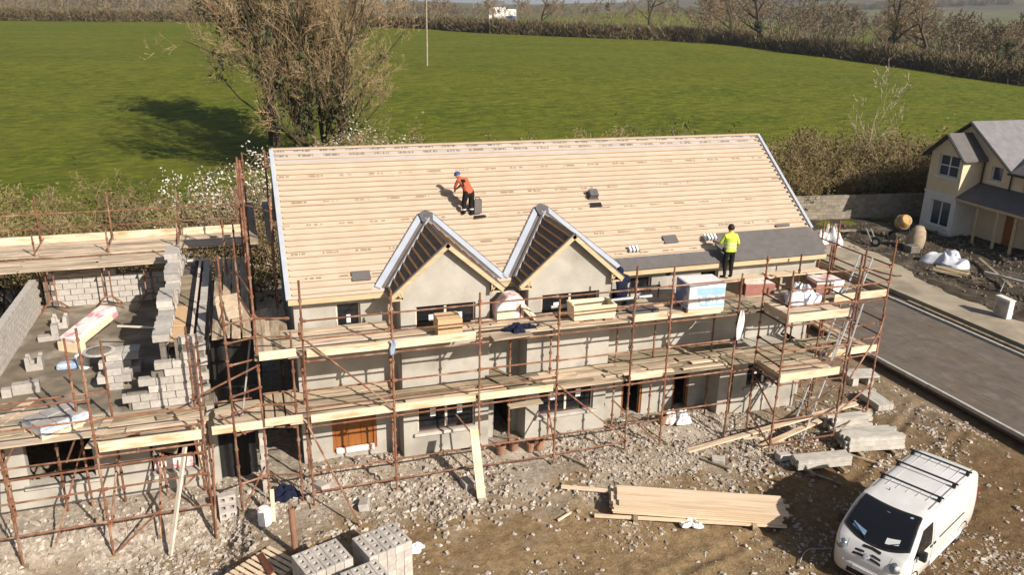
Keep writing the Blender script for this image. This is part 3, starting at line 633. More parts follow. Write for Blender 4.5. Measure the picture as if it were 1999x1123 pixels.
for i in range(5):
    for x0_, x1_ in ((-12.2,-9.7),(-9.8,-7.3),(-7.35,-4.7)):
        inst('board', brd, tp, ((x0_+x1_)/2+random.uniform(-.15,.15), 9.05+i*.24, FZ+1.63+.012*i), (0,0,random.uniform(-.012,.012)), (x1_-x0_, .225, .04))
# pallet of wrapped cement on the front platform
t = thing('cement_pallet', (-7.25, .35, 2.52), 'wooden pallet of grey cement bags in torn blue-edged film on the left platform', 'pallet', rz=R(37), world=False)
for i in range(3): MB().box(-.6,.6,-.5+i*.45,-.4+i*.45,.0,.1).build('bearer', W['plank'], t)
for i in range(6): MB().box(-.6+i*.22,-.5+i*.22,-.5,.5,.102,.125).build('slat', W['plank'], t)
for i in range(3):
    for j in range(2):
        for k in range(2): MB().box(-.57+i*.39,-.19+i*.39,-.46+j*.47,.0+j*.47-.005,.13+k*.115,.24+k*.115).build('cement_bag', W['leadbag'], t, bevel=.035)
for f_ in (((-.6,-.49),(.6,-.49)),((.6,-.49),(.6,.49)),((-.6,.49),(-.6,-.49))):
    (a0,a1),(b0,b1) = f_; MB().add([(a0*1.0,a1,.14),(b0,b1,.14),(b0,b1,.34),(a0,a1,.34)], [(0,1,2,3)]).build('film', W['sheet'], t); MB().add([(a0*1.005,a1*1.005,.26),(b0*1.005,b1*1.005,.26),(b0*1.005,b1*1.005,.33),(a0*1.005,a1*1.005,.33)], [(0,1,2,3)]).build('film_edge', W['bluebag'], t)
# ---------------------------------------------------------------- scaffolding
TR = .029
def standard(root, x, y, z0, z1, m='rust', lean=(0,0)):
    p = Vector((x, y, z0)); q = Vector((x+lean[0], y+lean[1], z1)); mb = MB().tube(p, q, TR, 7); z = .42
    d = q-p
    while z < d.length-.1:
        c = p+d*(z/d.length); mb.tube(c-Vector((0,0,.035)), c+Vector((0,0,.035)), .049, 6); z += .5
    return mb.build('standard', W[m], root)
def bar(root, p, q, name='ledger', m='rust', r=None):
    p, q = Vector(p), Vector(q); mb = MB().tube(p, q, r or TR*.9, 6); d = (q-p).normalized()
    if name in ('ledger','guard_rail'):
        for e, s in ((p,1),(q,-1)): mb.tube(e+d*s*.02, e+d*s*.11, .042, 6)
    return mb.build(name, W[m], root)
def plate(root, x, y, z): MB().box(x-.1, x+.1, y-.1, y+.1, z-.06, z).build('base_plate', W['oldboard'], root)
def boards(root, x0, x1, y0, y1, z, me=None, gap=.022, skip=(), along='x', jit=.12, wv=.225):
    if along == 'x':
        n = max(1, int(round((y1-y0)/(wv+gap))))
        for i in range(n):
            if i in skip: continue
            L_ = x1-x0+random.uniform(-jit,jit); inst('board', me or brd, root, ((x0+x1)/2+random.uniform(-jit,jit)*.5, y0+(i+.5)*(y1-y0)/n, z-.02+random.choice((0,0,0,.014,.026))+random.uniform(-.004,.008)), (0, random.uniform(-.004,.004), random.uniform(-.006,.006)), (L_, wv, .038))
    else:
        n = max(1, int(round((x1-x0)/(wv+gap))))
        for i in range(n):
            if i in skip: continue
            L_ = y1-y0+random.uniform(-jit,jit); inst('board', me or brdy, root, (x0+(i+.5)*(x1-x0)/n, (y0+y1)/2+random.uniform(-jit,jit)*.5, z-.02+random.choice((0,0,0,.014,.026))+random.uniform(-.004,.008)), (random.uniform(-.004,.004), 0, random.uniform(-.006,.006)), (wv, L_, .038))
def toe(root, x0, x1, y, z, h=.225): inst('toe_board', brdt, root, ((x0+x1)/2, y, z+h/2+.002), (0, random.uniform(-.006,.006), random.uniform(-.004,.004)), (x1-x0, .036, h))
def toey(root, x, y0, y1, z, h=.225, me=None): inst('toe_board', me or brdy, root, (x, (y0+y1)/2, z+h/2+.002), (0,0,0), (.036, y1-y0, h))
P1, P2 = 2.5, 4.36
YO, YI = -1.29, -.14
# --- front of the main house
sc1 = thing('scaffold', (4, -1.3, 0), 'long rusty tube scaffold with two boarded lifts along the roofed house front', 'scaffold')
XS = [-1.13, 1.12, 3.49, 5.78, 8.09, 9.28, 11.58]; TOP = [6.45, 6.0, 5.71, 5.3, 6.08, 5.98, 5.57]
for x, zt in zip(XS, TOP):
    zb = float(gz(x, YO)); standard(sc1, x, YO, zb, zt); plate(sc1, x, YO, zb+.03)
XI = [-1.13, 1.25, 4.75, 6.02, 8.3, 9.6, 11.7]; IT = [4.9, 5.2, 4.2, 4.25, 4.28, 4.3, 4.8]
for x, zt in zip(XI, IT):
    yi = YI if x < 8 else .1
    standard(sc1, x, yi, float(gz(x, yi)), zt)
for P in (P1, P2):
    for i in range(len(XS)-1): bar(sc1, (XS[i], YO, P-.085), (XS[i+1], YO, P-.085))
    for i in range(len(XI)-1): bar(sc1, (XI[i], YI, P-.085), (XI[i+1], YI, P-.085))
    for x in XS: bar(sc1, (x+.06, YO-.06, P-.075), (x+.06, .1 if BAYS[0]['x0']-.1 < x < 4.3 or 5.2 < x < 8.1 else .7, P-.075), 'transom')
for i in range(len(XS)-1):
    for dz in ((.5,1.0) if i not in (2,) else (.48,1.02)):
        bar(sc1, (XS[i], YO+.05, P2+dz), (XS[i+1], YO+.05, P2+dz), 'guard_rail')
        if dz > .9 or i < 3: bar(sc1, (XS[i], YO+.05, P1+dz-.06), (XS[i+1], YO+.05, P1+dz-.06), 'guard_rail')
    if i < 4: bar(sc1, (XS[i], YO+.05, .42), (XS[i+1], YO+.05, .42+random.uniform(-.05,.05)))
    if i < 6: bar(sc1, (XS[i], YO+.05, 1.05 if i != 5 else 1.3), (XS[i+1], YO+.05, 1.05 if i != 5 else 1.3))
for a, b_ in (((XS[0],YO-.06,4.95),(XS[1],YO-.06,2.65)), ((XS[0],YO-.06,2.45),(-.05,-2.55,.0)), ((XS[3],YO-.06,2.75),(XS[4]+.05,YO-.06,.55)), ((XI[3],YI+.06,1.5),(XS[3],YO,.75)), ((3.1,YI,1.6),(3.9,YO,.6)), ((8.2,YI,1.3),(9.2,YO,.3))):
    bar(sc1, a, b_, 'brace')
# lift 2 boards: between the bays the deck runs deeper
boards(sc1, -1.6, 1.3, -1.15, .72, P2, brd); boards(sc1, 1.2, 3.6, -1.15, .05, P2, brd); boards(sc1, 3.5, 5.85, -1.15, .05, P2, brd, skip=(1,)); boards(sc1, 4.25, 5.3, .1, .8, P2, brd2)
boards(sc1, 5.75, 8.15, -1.15, .05, P2, brd, skip=(3,)); boards(sc1, 8.1, 10.4, -1.15, .75, P2, brd); boards(sc1, 10.35, 12.4, -1.15, .75, P2, brd2)
boards(sc1, -1.5, 1.25, -1.15, .75, P1, brd); boards(sc1, 1.2, 3.55, -1.15, .05, P1, brd2); boards(sc1, 3.45, 5.8, -1.15, .05, P1, brd2); boards(sc1, 5.7, 8.2, -1.15, .05, P1, brd)
boards(sc1, 8.1, 10.3, -1.15, .75, P1, brd2); boards(sc1, 10.2, 12.6, -1.15, .72, P1, brd2)
for x0_, x1_ in ((-1.05,1.06),(1.16,3.4)): toe(sc1, x0_, x1_, YO+.07, P2); toe(sc1, x0_, x1_, YO+.07, P1)
toe(sc1, 3.52, 5.7, YO+.07, P1, .21); toe(sc1, 8.14, 9.22, YO+.07, P2); toe(sc1, 8.14, 9.22, YO+.07, P1, .22); toe(sc1, 9.33, 11.0, YO+.07, P2, .1)
# loose cross boards
for (x, y, z, rz, l, w, me_) in ((4.4,-1.25,P2+.02,.05,1.15,.42,brd), (4.55,-.2,P1+.06,R(-68),1.5,.6,brd2), (4.75,-1.55,P1-.12,.05,1.0,.24,brd2), (7.7,-.65,P2+.03,.06,1.3,.3,brd), (5.3,-.55,P2+.03,.12,1.5,.22,brd), (2.2,-.35,P2+.02,.03,1.9,.22,brd), (9.0,-.5,P1+.05,.08,2.2,.25,brd), (11.4,-.3,P1+.05,.04,2.4,.25,brd)):
    inst('board', me_, sc1, (x,y,z), (0,0,rz), (l,w,.04))
for k in range(26):
    P = P2 if k % 2 else P1; x = random.uniform(-.6,11.4); inst('board', random.choice((brd,brd,brd2,brdt)), sc1, (x, random.uniform(-1.05,-.05), P+.048+.002*k/26), (0,random.uniform(-.01,.01),random.uniform(-.10,.10)), (random.uniform(.9,2.2), random.choice((.1,.18,.225)), .035))
bar(sc1, (5.0,-.25,P2+.12), (5.0,-.25,P2+.5), 'prop', 'rust')
# raised hop-up for the slater
hu = thing('hop_up_platform', (13.9, .45, P2), 'raised pale board walkway under the right eaves where the slater stands', 'platform')
boards(hu, 11.7, 13.8, .12, .72, P2+.42, brdt); boards(hu, 13.7, 15.9, .12, .72, P2+.44, brdt)
for x in (11.9, 13.0, 14.1, 15.3): MB().box(x-.04,x+.04,.15,.7,P2+.005,P2+.4).build('support', W['oldboard'], hu)
# --- tower at the right corner
sc2 = thing('scaffold', (14.5, -1.8, 0), 'rusty scaffold tower wrapping the right front corner with empty toe-boarded bays', 'scaffold')
TW = [(12.41,-1.27,6.05),(12.41,-2.5,5.95),(14.65,-2.6,6.3),(14.65,-1.3,6.2),(15.9,-1.4,6.0),(17.05,-1.35,6.25),(12.6,.05,4.9),(14.8,.2,5.5),(16.35,.55,5.6)]
for x, y, zt in TW:
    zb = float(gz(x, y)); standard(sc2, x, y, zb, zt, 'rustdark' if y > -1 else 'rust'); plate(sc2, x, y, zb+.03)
for P in (P1-.04, P2):
    for dz in (-.085,.5,1.0):
        nm = 'ledger' if dz < 0 else 'guard_rail'
        bar(sc2, (12.41,-2.5,P+dz), (14.65,-2.6,P+dz), nm); bar(sc2, (12.41,-1.27,P+dz), (12.41,-2.5,P+dz), nm, 'rustdark')
        if dz < 0 or P > 3: bar(sc2, (14.65,-2.6,P+dz), (14.65,-1.3,P+dz), nm, 'rustdark')
        bar(sc2, (14.65,-1.3,P+dz), (15.9,-1.4,P+dz), nm); bar(sc2, (15.9,-1.4,P+dz), (17.05,-1.35,P+dz), nm)
    bar(sc2, (11.58,YO,P-.085), (12.41,-1.27,P-.085)); bar(sc2, (12.41,-1.27,P-.085), (14.65,-1.3,P-.085)); bar(sc2, (12.6,.05,P-.085), (16.35,.3,P-.085))
    toe(sc2, 12.45, 14.6, -2.5, P, .25); toey(sc2, 12.46, -2.45, -1.3, P, .24, brdy); toe(sc2, 15.0, 17.0, -1.34, P, .24)
boards(sc2, 12.45, 14.7, -2.42, -1.3, P1-.04, brd); boards(sc2, 12.5, 15.0, -1.25, .05, P1-.03, brd2); boards(sc2, 15.0, 17.0, -1.2, .2, P1-.04, brd2, skip=(1,3))
boards(sc2, 12.45, 14.7, -2.42, -1.3, P2, brd, skip=(1,)); boards(sc2, 12.4, 14.9, -1.25, .05, P2, brd); boards(sc2, 14.9, 16.9, -1.2, .1, P2, brd2, skip=(2,))
for z in (.35, 1.15): bar(sc2, (12.41,-2.5,z), (14.65,-2.6,z+.05)); bar(sc2, (14.65,-2.6,z), (17.05,-1.35,z+.1))
bar(sc2, (12.41,-1.27,2.2), (12.41,-2.5,1.4), 'brace', 'rustdark'); bar(sc2, (12.41,-1.27,.9), (12.41,-2.5,.3), 'brace', 'rustdark')
mb = MB(); mb.path([(14.9,-2.65,2.35),(15.6,-2.3,2.75),(16.6,-1.75,3.3),(17.05,-1.4,3.75)], .03, 6); mb.build('bent_tube', W['rust'], sc2)
bar(sc2, (13.3,-2.55,1.3), (14.6,-2.7,2.3), 'brace')
for (a, b_) in (((10.0,-1.75,.12),(15.9,-2.05,1.05)), ((12.2,-2.2,.1),(14.6,-2.0,.6))): MB().beam(a, b_, .2, .05).build('plank', W['toe'], sc2)
# --- gable scaffold running back on the right
sc3 = thing('scaffold', (17, 4, 0), 'rusty scaffold running back along the right gable beside the road', 'scaffold')
for y in (1.3, 3.7, 6.1, 8.6):
    for x, zt in ((16.45, 6.4), (17.1, 6.1)): standard(sc3, x, y, -.05, zt-.03*y+random.uniform(-.3,.3), 'rust')
for y0_, y1_ in ((-1.3,1.3),(1.3,3.7),(3.7,6.1),(6.1,8.6)):
    for dz in (-.085,.5,1.0):
        for P in (P1,P2): bar(sc3, (17.1,y0_,P+dz), (17.1,y1_,P+dz), 'ledger' if dz < 0 else 'guard_rail', 'rustdark')
    boards(sc3, 16.5, 17.05, y0_, y1_, P2, brdy, along='y'); boards(sc3, 16.5, 17.05, y0_, y1_, P1, brdy, along='y')
    toey(sc3, 17.04, y0_+.05, y1_-.05, P2, .22, brdy)
for y in (1.3,3.7,6.1): bar(sc3, (16.45,y,P2-.085), (17.15,y,P2-.085), 'transom'); bar(sc3, (16.45,y,P2+1), (17.15,y,P2+1), 'transom')
for x, y in ((18.3,10.5),(19.6,11.2),(18.9,13),(20.2,9.6)):
    standard(sc3, x, y, -.05, 4.2+random.uniform(-.4,.6))
bar(sc3, (17.1,8.6,3.6), (20.2,9.6,3.2)); bar(sc3, (18.3,10.5,3.3), (19.6,11.2,3.3)); inst('toe_board', brdt, sc3, (18.6,9.4,3.0), (0,0,.1), (2.6,.04,.35)); bar(sc3, (17.1,8.6,4.2), (18.9,13,3.8))
# --- alley between the houses
sc4 = thing('scaffold', (-2.4, .5, 0), 'tall narrow rusty scaffold in the alley between the two houses', 'scaffold')
AL = [(-2.96,-1.0,6.2),(-2.25,-.7,9.35),(-1.4,-.95,5.0),(-2.6,1.4,6.9),(-3.1,3.0,6.0),(-2.35,4.2,8.6),(-3.0,6.5,6.2),(-2.2,7.5,8.2),(-1.55,3.0,7.6),(-1.5,6.4,8.4),(-2.45,9.5,7.5)]
for x, y, zt in AL: standard(sc4, x, y, float(gz(x,y)), zt)
plate(sc4, -2.96,-1.0, float(gz(-2.96,-1))+.03); plate(sc4, -1.4,-.95, float(gz(-1.4,-.95))+.03)
boards(sc4, -3.45, -1.9, -.9, .75, P1-.1, brd); boards(sc4, -3.4, -2.35, .8, 8.5, P2-.05, brdy, along='y'); boards(sc4, -2.3, -1.4, -1.0, 2.6, P2+.0, brdy, along='y'); boards(sc4, -2.2,-1.45, 3.2, 9, 6.25, brdy, along='y', skip=(1,)); boards(sc4, -2.2,-1.4,-1.0,.8,P1,brdy,along='y')
toe(sc4, -3.5, -2.0, -.98, P1-.1, .23); toe(sc4, -2.2, -1.3, -1.1, P2, .23); toe(sc4, -2.2, -1.25, -1.1, P1, .22)
for z in (P1-.2, P1+.45, P2-.1, P2+.5, P2+1, .85):
    bar(sc4, (-2.96,-1.0,z), (-2.25,-.72,z)); bar(sc4, (-2.25,-.72,z), (-1.4,-.95,z))
bar(sc4, (-3.9,-1.2,3.55), (-2.2,-.75,4.1)); bar(sc4, (-2.96,-1,P1+.9), (-2.2,-.7,P1+.95))
for z in (P2+.9, P2+1.6, 6.2, 7.2): bar(sc4, (-2.25,-.7,z) if z < 6 else (-2.35,4.2,z), (-2.6,1.4,z) if z < 6 else (-1.55,3.0,z)); bar(sc4, (-2.35,4.2,z+.2), (-2.2,7.5,z+.2))
bar(sc4, (-2.35,1.3,4.3), (-2.75,-.3,2.5), 'brace', 'galv'); bar(sc4, (-3.3,-.9,2.9), (-2.7,-1.0,2.3), 'brace'); bar(sc4, (-2.9,-.9,.1), (-2.3,-.5,1.0), 'brace')
inst('sheet_board', brd, sc4, (-2.9, 2.3, P2+.3), (R(70),0,.3), (.7,.7,.03))
# added black surfaces standing in for the deep shade in the alley
for (x0_,x1_,z0_,z1_,y_,lab) in ((-3.48,-2.5,-.1,2.36,.95,'added black sheet standing in for shade across the lower alley mouth'), (-2.2,-1.22,1.25,2.42,1.0,'short added black sheet standing in for shade beside the boarded doorway'), (-3.45,-2.3,2.6,4.25,1.3,'added black sheet standing in for shade across the upper alley')):
    t = thing('alley_shade_sheet', (x0_,y_,z0_), lab, 'shade sheet')
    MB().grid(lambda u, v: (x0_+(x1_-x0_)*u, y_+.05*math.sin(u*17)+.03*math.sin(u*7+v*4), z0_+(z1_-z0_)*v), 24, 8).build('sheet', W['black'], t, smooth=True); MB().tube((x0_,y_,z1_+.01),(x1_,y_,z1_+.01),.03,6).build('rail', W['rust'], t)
# --- front of the half-built house
sc5 = thing('scaffold', (-6, -1.35, -.4), 'wide rusty scaffold with one boarded lift in front of the half-built house', 'scaffold')
for x, zt in ((-8.1,5.5),(-6.1,5.75),(-3.68,5.0)):
    zb = float(gz(x,-1.35)); standard(sc5, x, -1.35, zb, zt); plate(sc5, x, -1.35, zb+.03)
for x, zt in ((-6.75,4.9),(-5.95,4.75),(-8.55,4.6),(-3.95,4.9),(-3.72,4.7)): standard(sc5, x, .35, float(gz(x,.35)), zt)
for z in (.78-.2, 1.5, 2.12): bar(sc5, (-8.9,-1.35,z-.04), (-6.1,-1.35,z)); bar(sc5, (-6.1,-1.35,z), (-3.68,-1.35,z+.03))
for z in (2.95, 3.4): bar(sc5, (-6.1,-1.35,z), (-3.68,-1.35,z), 'guard_rail')
for z in (3.4, 3.95): bar(sc5, (-8.9,-1.35,z), (-6.1,-1.35,z), 'guard_rail')
bar(sc5, (-8.9,-1.35,P1-.09), (-6.1,-1.35,P1-.09)); bar(sc5, (-6.1,-1.35,P1-.09), (-3.68,-1.35,P1-.09)); bar(sc5, (-9,.35,P1-.09), (-3.7,.35,P1-.09))
for x in (-8.1,-6.75,-6.1,-5.2,-3.7): bar(sc5, (x,-1.42,P1-.07), (x,.6,P1-.07), 'transom')
boards(sc5, -9.3, -6.2, -.5, 2.2, P1+.03, brd); boards(sc5, -6.1, -3.7, -1.25, .72, P1, brd)
toe(sc5, -6.05, -3.72, -1.3, P1, .27)
for a, b_ in (((-8.1,-1.3,.3),(-8.55,.35,2.3)), ((-6.0,-1.4,-.3),(-3.75,-1.4,1.75)), ((-6.1,-1.3,.2),(-5.95,.35,1.6)), ((-3.68,-1.3,.2),(-3.95,.35,2.2)), ((-3.66,-1.42,-.4),(-3.5,-1.3,2.3)), ((-3.62,-1.3,-.2),(-3.95,-1.25,2.9))): bar(sc5, a, b_, 'brace')
for a, b_ in (((-4.75,-1.75,-.4),(-4.15,-1.2,2.3)),): MB().beam(a, b_, .1, .06).build('timber_prop', W['framew'], sc5)
MB().beam((-3.78,-1.15,1.2),(-3.78,-1.15,2.95),.12,.1).build('timber_post', W['toe'], sc5)
for (x, y, z, rz, l, w, me_) in ((-8.4,1.4,P1+.08,R(70),1.6,.24,brd), (-5.6,.3,P1+.06,.1,2.0,.23,brd2), (-4.6,-.4,P1+.05,-.05,1.9,.23,brd), (-4.3,.2,P1+.07,.25,1.2,.2,brd2), (-8.7,.1,P1+.08,.15,1.5,.23,brd2), (-6.15,-.4,P1+.07,R(80),1.5,.22,brd)): inst('board', me_, sc5, (x,y,z), (0,0,rz), (l,w,.04))
standard(sc5, -7.35, .35, .0, 2.5); standard(sc5, -4.9, .35, -.1, 2.45); bar(sc5, (-7.35,-1.3,.1), (-6.75,.35,1.9), 'brace'); bar(sc5, (-5.0,-1.3,-.2), (-4.9,.35,1.8), 'brace'); bar(sc5, (-8.9,.35,1.2), (-3.9,.35,1.25)); bar(sc5, (-8.9,.35,3.3), (-5.95,.35,3.35), 'guard_rail')
mb = MB()
for i in range(6): mb.tube((-5.98+i*.03,-1.2,P1+.05+.02*i),(-5.2,-.9+i*.05,P1+.07),.018,5)
mb.build('fitting_heap', W['rust'], sc5)
# --- rear of the half-built house
sc6 = thing('scaffold', (-7, 11.2, 0), 'rusty scaffold with pale boarded deck along the rear of the half-built house', 'scaffold')
for x in (-9.55,-7.15,-4.74,-2.6): standard(sc6, x, 12.2, -.1, 6.15)
for x in (-11.8,): standard(sc6, x, 12.2, -.1, 6.0)
for x in (-9.39,-7.05,-4.7,-2.75): standard(sc6, x, 10.32, -.1, 5.15+.1*(x > -5))
for z in (4.22,4.85,5.4): bar(sc6, (-14,12.2,z), (-2.2,12.2,z+.02), 'ledger' if z < 4.5 else 'guard_rail', 'rust')
bar(sc6, (-14,10.32,4.22), (-2.4,10.32,4.22))
for x0_, x1_ in ((-14,-11.5),(-11.6,-9.3),(-9.4,-7.0),(-7.1,-4.6),(-4.7,-2.3)): boards(sc6, x0_, x1_, 10.25, 12.1, 4.31, brd)
for x0_, x1_ in ((-14,-9.6),(-9.5,-7.2),(-7.1,-4.8),(-4.7,-2.4)): toe(sc6, x0_, x1_, 12.14, 4.31, .3)
for x in (-9.39,-7.05,-4.7): bar(sc6, (x,10.35,4.45), (x-.05,12.15,4.5), 'transom')
# ---------------------------------------------------------------- materials and clutter on the main scaffold
def lthing(name, loc, lab, cat, rz=0, group=None): return thing(name, loc, lab, cat, group, rz, world=False)
t = lthing('foil_wrapped_pallet', (10.62, -.62, P2), 'white pallet of roofing goods printed with blue panels on the upper lift', 'pallet', R(-4))
# printed film: blue panel with big pale lettering strokes
m, nt, b = base_mat('printed_white_film', .3, .5)
tc = N(nt, 'TexCoord'); sx = N(nt, 'SeparateXYZ'); nt.links.new(tc.outputs['Object'], sx.inputs[0])
xx_, zz_ = sx.outputs[0], sx.outputs[2]
left = mathn(nt, 'ADD', mathn(nt, 'MULTIPLY', zz_, -.22), -.20)
pan = mathn(nt, 'MULTIPLY', mathn(nt, 'GREATER_THAN', xx_, left), mathn(nt, 'MULTIPLY', mathn(nt, 'GREATER_THAN', zz_, .18), mathn(nt, 'LESS_THAN', zz_, .78)))
lz = mathn(nt, 'MULTIPLY', mathn(nt, 'GREATER_THAN', zz_, .26), mathn(nt, 'LESS_THAN', zz_, .55))
st = mathn(nt, 'GREATER_THAN', noise(nt, 11, 1, pos(nt, (1,1,.35), True)), .5)
let = mathn(nt, 'MULTIPLY', lz, mathn(nt, 'MULTIPLY', st, mathn(nt, 'GREATER_THAN', mathn(nt, 'ADD', xx_, zz_), .1)))
blue = mix(nt, noise(nt, 3, 4, tc.outputs['Object']), (.22,.40,.56), (.40,.58,.68))
nt.links.new(mix(nt, mathn(nt, 'MULTIPLY', pan, mathn(nt, 'SUBTRACT', 1.0, let)), (.80,.79,.79), blue), b.inputs['Base Color'])
addbump(nt, b, noise(nt, 6, 4, tc.outputs['Object']), .4, .03); W['film'] = m
mb = MB().prism([(-.6,-.46,.1),(.6,-.46,.1),(.6,.46,.1),(-.6,.46,.1)], (0,0,.80)); mb.build('wrapped_load', W['film'], t, bevel=.05)
W['filmblue'] = mat('blue_side_film', (.13,.16,.34), (.45,.45,.5), 1.1, .35, .5, lo=.5, hi=.56)
MB().box(-.608,-.602,-.4,.4,.16,.86).build('side_print', W['filmblue'], t)
for i in range(3): MB().box(-.58,.58,-.45+i*.39,-.33+i*.39,.0,.1).build('bearer', W['plank'], t)
t = lthing('chipboard_box', (2.78, -.6, P2), 'plain tan chipboard box standing on the upper lift before the left gable window', 'box', R(-1))
MB().box(-.34,.34,-.3,-.28,0,.5).box(-.34,.34,.28,.3,0,.5).box(-.34,-.32,-.28,.28,0,.5).box(.32,.34,-.28,.28,0,.5).build('sides', W['cardb'], t); MB().box(-.33,.33,-.29,.29,.5,.515).build('lid', W['cardb'], t)
t = lthing('insulation_pack', (4.72, .1, P2), 'pink and white insulation pack leaning between the two gabled bays', 'insulation pack', R(-2))
MB().prism([(-.4,-.35,0),(.42,-.35,0),(.42,-.35,.62),(.2,-.35,.8),(-.1,-.35,.75),(-.4,-.35,.42)], (0,.55,0)).build('wrapped_sheets', W['pink'], t, bevel=.04); MB().prism([(-.41,-.4,.0),(.1,-.4,.0),(.1,-.4,.38),(-.41,-.4,.38)], (0,.045,0)).build('foam_edge', W['foam'], t)
inst('loose_sheet', brdt, t, (.55,-.35,.25), (R(20),R(48),0), (.75,.35,.03))
t = lthing('mortar_trough', (7.05, -.62, P2), 'long cream open-topped mortar trough on blocks in front of the right gable', 'trough', R(-3))
def troughm(l, w, h, th):
    mb = MB(); mb.prism([(-l,-w,.0),(l,-w,.0),(l*1.06,-w*1.08,h),(-l*1.06,-w*1.08,h)], (0,th,0)).prism([(-l,w-th,.0),(l,w-th,.0),(l*1.06,w*1.08-th,h),(-l*1.06,w*1.08-th,h)], (0,th,0))
    mb.box(-l-.02,-l+th,-w+th,w-th,0,h).box(l-th,l+.02,-w+th,w-th,0,h).box(-l+th,l-th,-w+th,w-th,.0,.03); return mb
tm = troughm(.62,.3,.42,.035); 
for i_, v_ in enumerate(tm.v): tm.v[i_] = (v_[0], v_[1], v_[2]+.09)
tm.build('shell', W['foam'], t); MB().box(-.55,.55,-.24,.24,.125,.3).build('mortar', W['mortar'], t)
for x in (-.45,.45): MB().box(x-.12,x+.12,-.28,.28,0,.09).build('bearer', W['terra'], t)
o = MB().path([(6.0,-.1,P2+.26),(7.5,-.25,P2+.34),(9.2,-.22,P2+.36)], .055, 8).build('gutter_pipe', W['pvc']); tag(o, 'long grey plastic gutter pipe lying along the upper lift', 'pipe')
t = lthing('navy_jacket', (4.62, -1.02, P2+.04), 'crumpled navy jacket dropped on the edge boards of the upper lift', 'jacket')
def lump(w, d, h, seed, nu=14, nv=10):
    r = random.Random(seed); ph = [r.uniform(0,6) for _ in range(8)]
    def f(u, v):
        a = u*2*math.pi; k = 1+.28*math.sin(3*a+ph[0])+.16*math.sin(5*a+ph[1])+.1*math.sin(8*a+ph[6]); rr = math.sin(v*math.pi/2)
        return (math.cos(a)*w*rr*k, math.sin(a)*d*rr*k, h*(math.cos(v*math.pi/2)**.7)*(1+.35*math.sin(9*v+2*a+ph[2])+.25*math.sin(4*a+ph[3])))
    return MB().grid(f, nu, nv)
lump(.3,.2,.16,2,22,10).build('cloth', W['navy'], t); sl2 = lump(.2,.12,.12,5,18,8)
for i_, v_ in enumerate(sl2.v): sl2.v[i_] = (v_[0]+.36, v_[1]+.05, v_[2])
sl2.build('sleeve', W['navy'], t)
for (x, y, z, w, d, h, lab, nm) in ((13.15,.35,P2,1.0,.5,.38,'red insulation boards stacked under the raised walkway left of the tower','a'), (15.5,.0,P2,.95,.62,.4,'red and white insulation pack on the far right end of the upper lift','b')):
    t = lthing('insulation_stack', (x,y-.25,z), lab, 'insulation pack', R(-8))
    for i in range(4): MB().box(-w/2,w/2,-d/2,d/2,i*h/4+.002,(i+1)*h/4).build('board', W['redfilm' if nm == 'a' or i < 3 else 'pink'], t)
    MB().box(-w/2-.01,w/2+.01,-d/2-.01,d/2+.01,h+.001,h+.012).build('top_film', W['pink'], t)
    if nm == 'b': MB().box(.12,w/2+.006,-d/2-.012,-d/2-.004,0,h).build('white_wrap', W['white'], t)
o = lump(.55,.42,.4,9,26,14).build('plastic_sheet', W['sheet'], smooth=True); o.location = (14.0,-1.0,P2+.01); tag(o, 'crumpled clear plastic sheet heaped on the tower platform', 'plastic sheet')
o = lump(.5,.25,.2,12,18,8).build('sand_heap', W['mortar']); o.location = (8.3,.3,P2+.01); tag(o, 'low heap of grey mortar on the boards beside the crouching worker', 'mortar heap')
t = lthing('slate_bundle', (8.75,-.55,P2), 'flat bundle of dark slates on the upper lift beside the mortar trough', 'slates', R(4))
for i in range(5): MB().box(-.45+random.uniform(-.03,.03),.45,-.2,.2,i*.025,.02+i*.025).build('slate', W['slate'], t)
t = lthing('metal_trestle', (9.3,.45,P2), 'low black metal stand on the upper lift below the small eaves window', 'stand')
MB().beam((-.55,0,.42),(.55,0,.42),.05,.05).build('top_bar', W['blackm'], t)
for x in (-.5,0,.5): MB().tube((x,0,0),(x,0,.55),.02,6).build('leg', W['blackm'], t)
t = lthing('hanging_rag', (11.62,-1.42,P2-.42), 'white rag knotted to a scaffold pole below the upper lift', 'rag')
MB().grid(lambda u, v: (math.sin(v*5)*.03+(u-.5)*(.1+.14*math.sin(v*3)), .03*math.sin(u*6+v*4), .5-v*.95), 6, 14).build('cloth', W['cloth'], t)
t = lthing('hanging_rag', (1.13,-1.36,P2+.1), 'pale blue rag tied to the scaffold pole at the left bay', 'rag'); MB().grid(lambda u, v: ((u-.5)*.14+math.sin(v*6)*.03, .03*math.sin(u*6+v*4), .18-v*.4), 5, 8).build('cloth', W['bluebag'], t)
# ladders
def ladder(a, b_, w, lab, n):
    a, b_ = Vector(a), Vector(b_); t = thing('ladder', a, lab, 'ladder', world=True); d = b_-a; sd = d.cross(Vector((0,0,1))).normalized()*w/2
    for s_ in (-1,1): MB().beam(a+sd*s_, b_+sd*s_, .035, .075, d.cross(sd)).build('stile', W['alu'], t)
    for i in range(n): c = a+d*((i+.6)/n); MB().tube(c-sd, c+sd, .016, 6).build('rung', W['alu'], t)
ladder((13.72,-2.02,.05), (16.55,-.72,5.55), .42, 'long aluminium ladder leaning up the right scaffold tower to the upper lift', 22)
ladder((15.0,-1.9,2.5), (16.2,-1.05,4.2), .38, 'short aluminium ladder between the tower lifts beside the long ladder', 7)
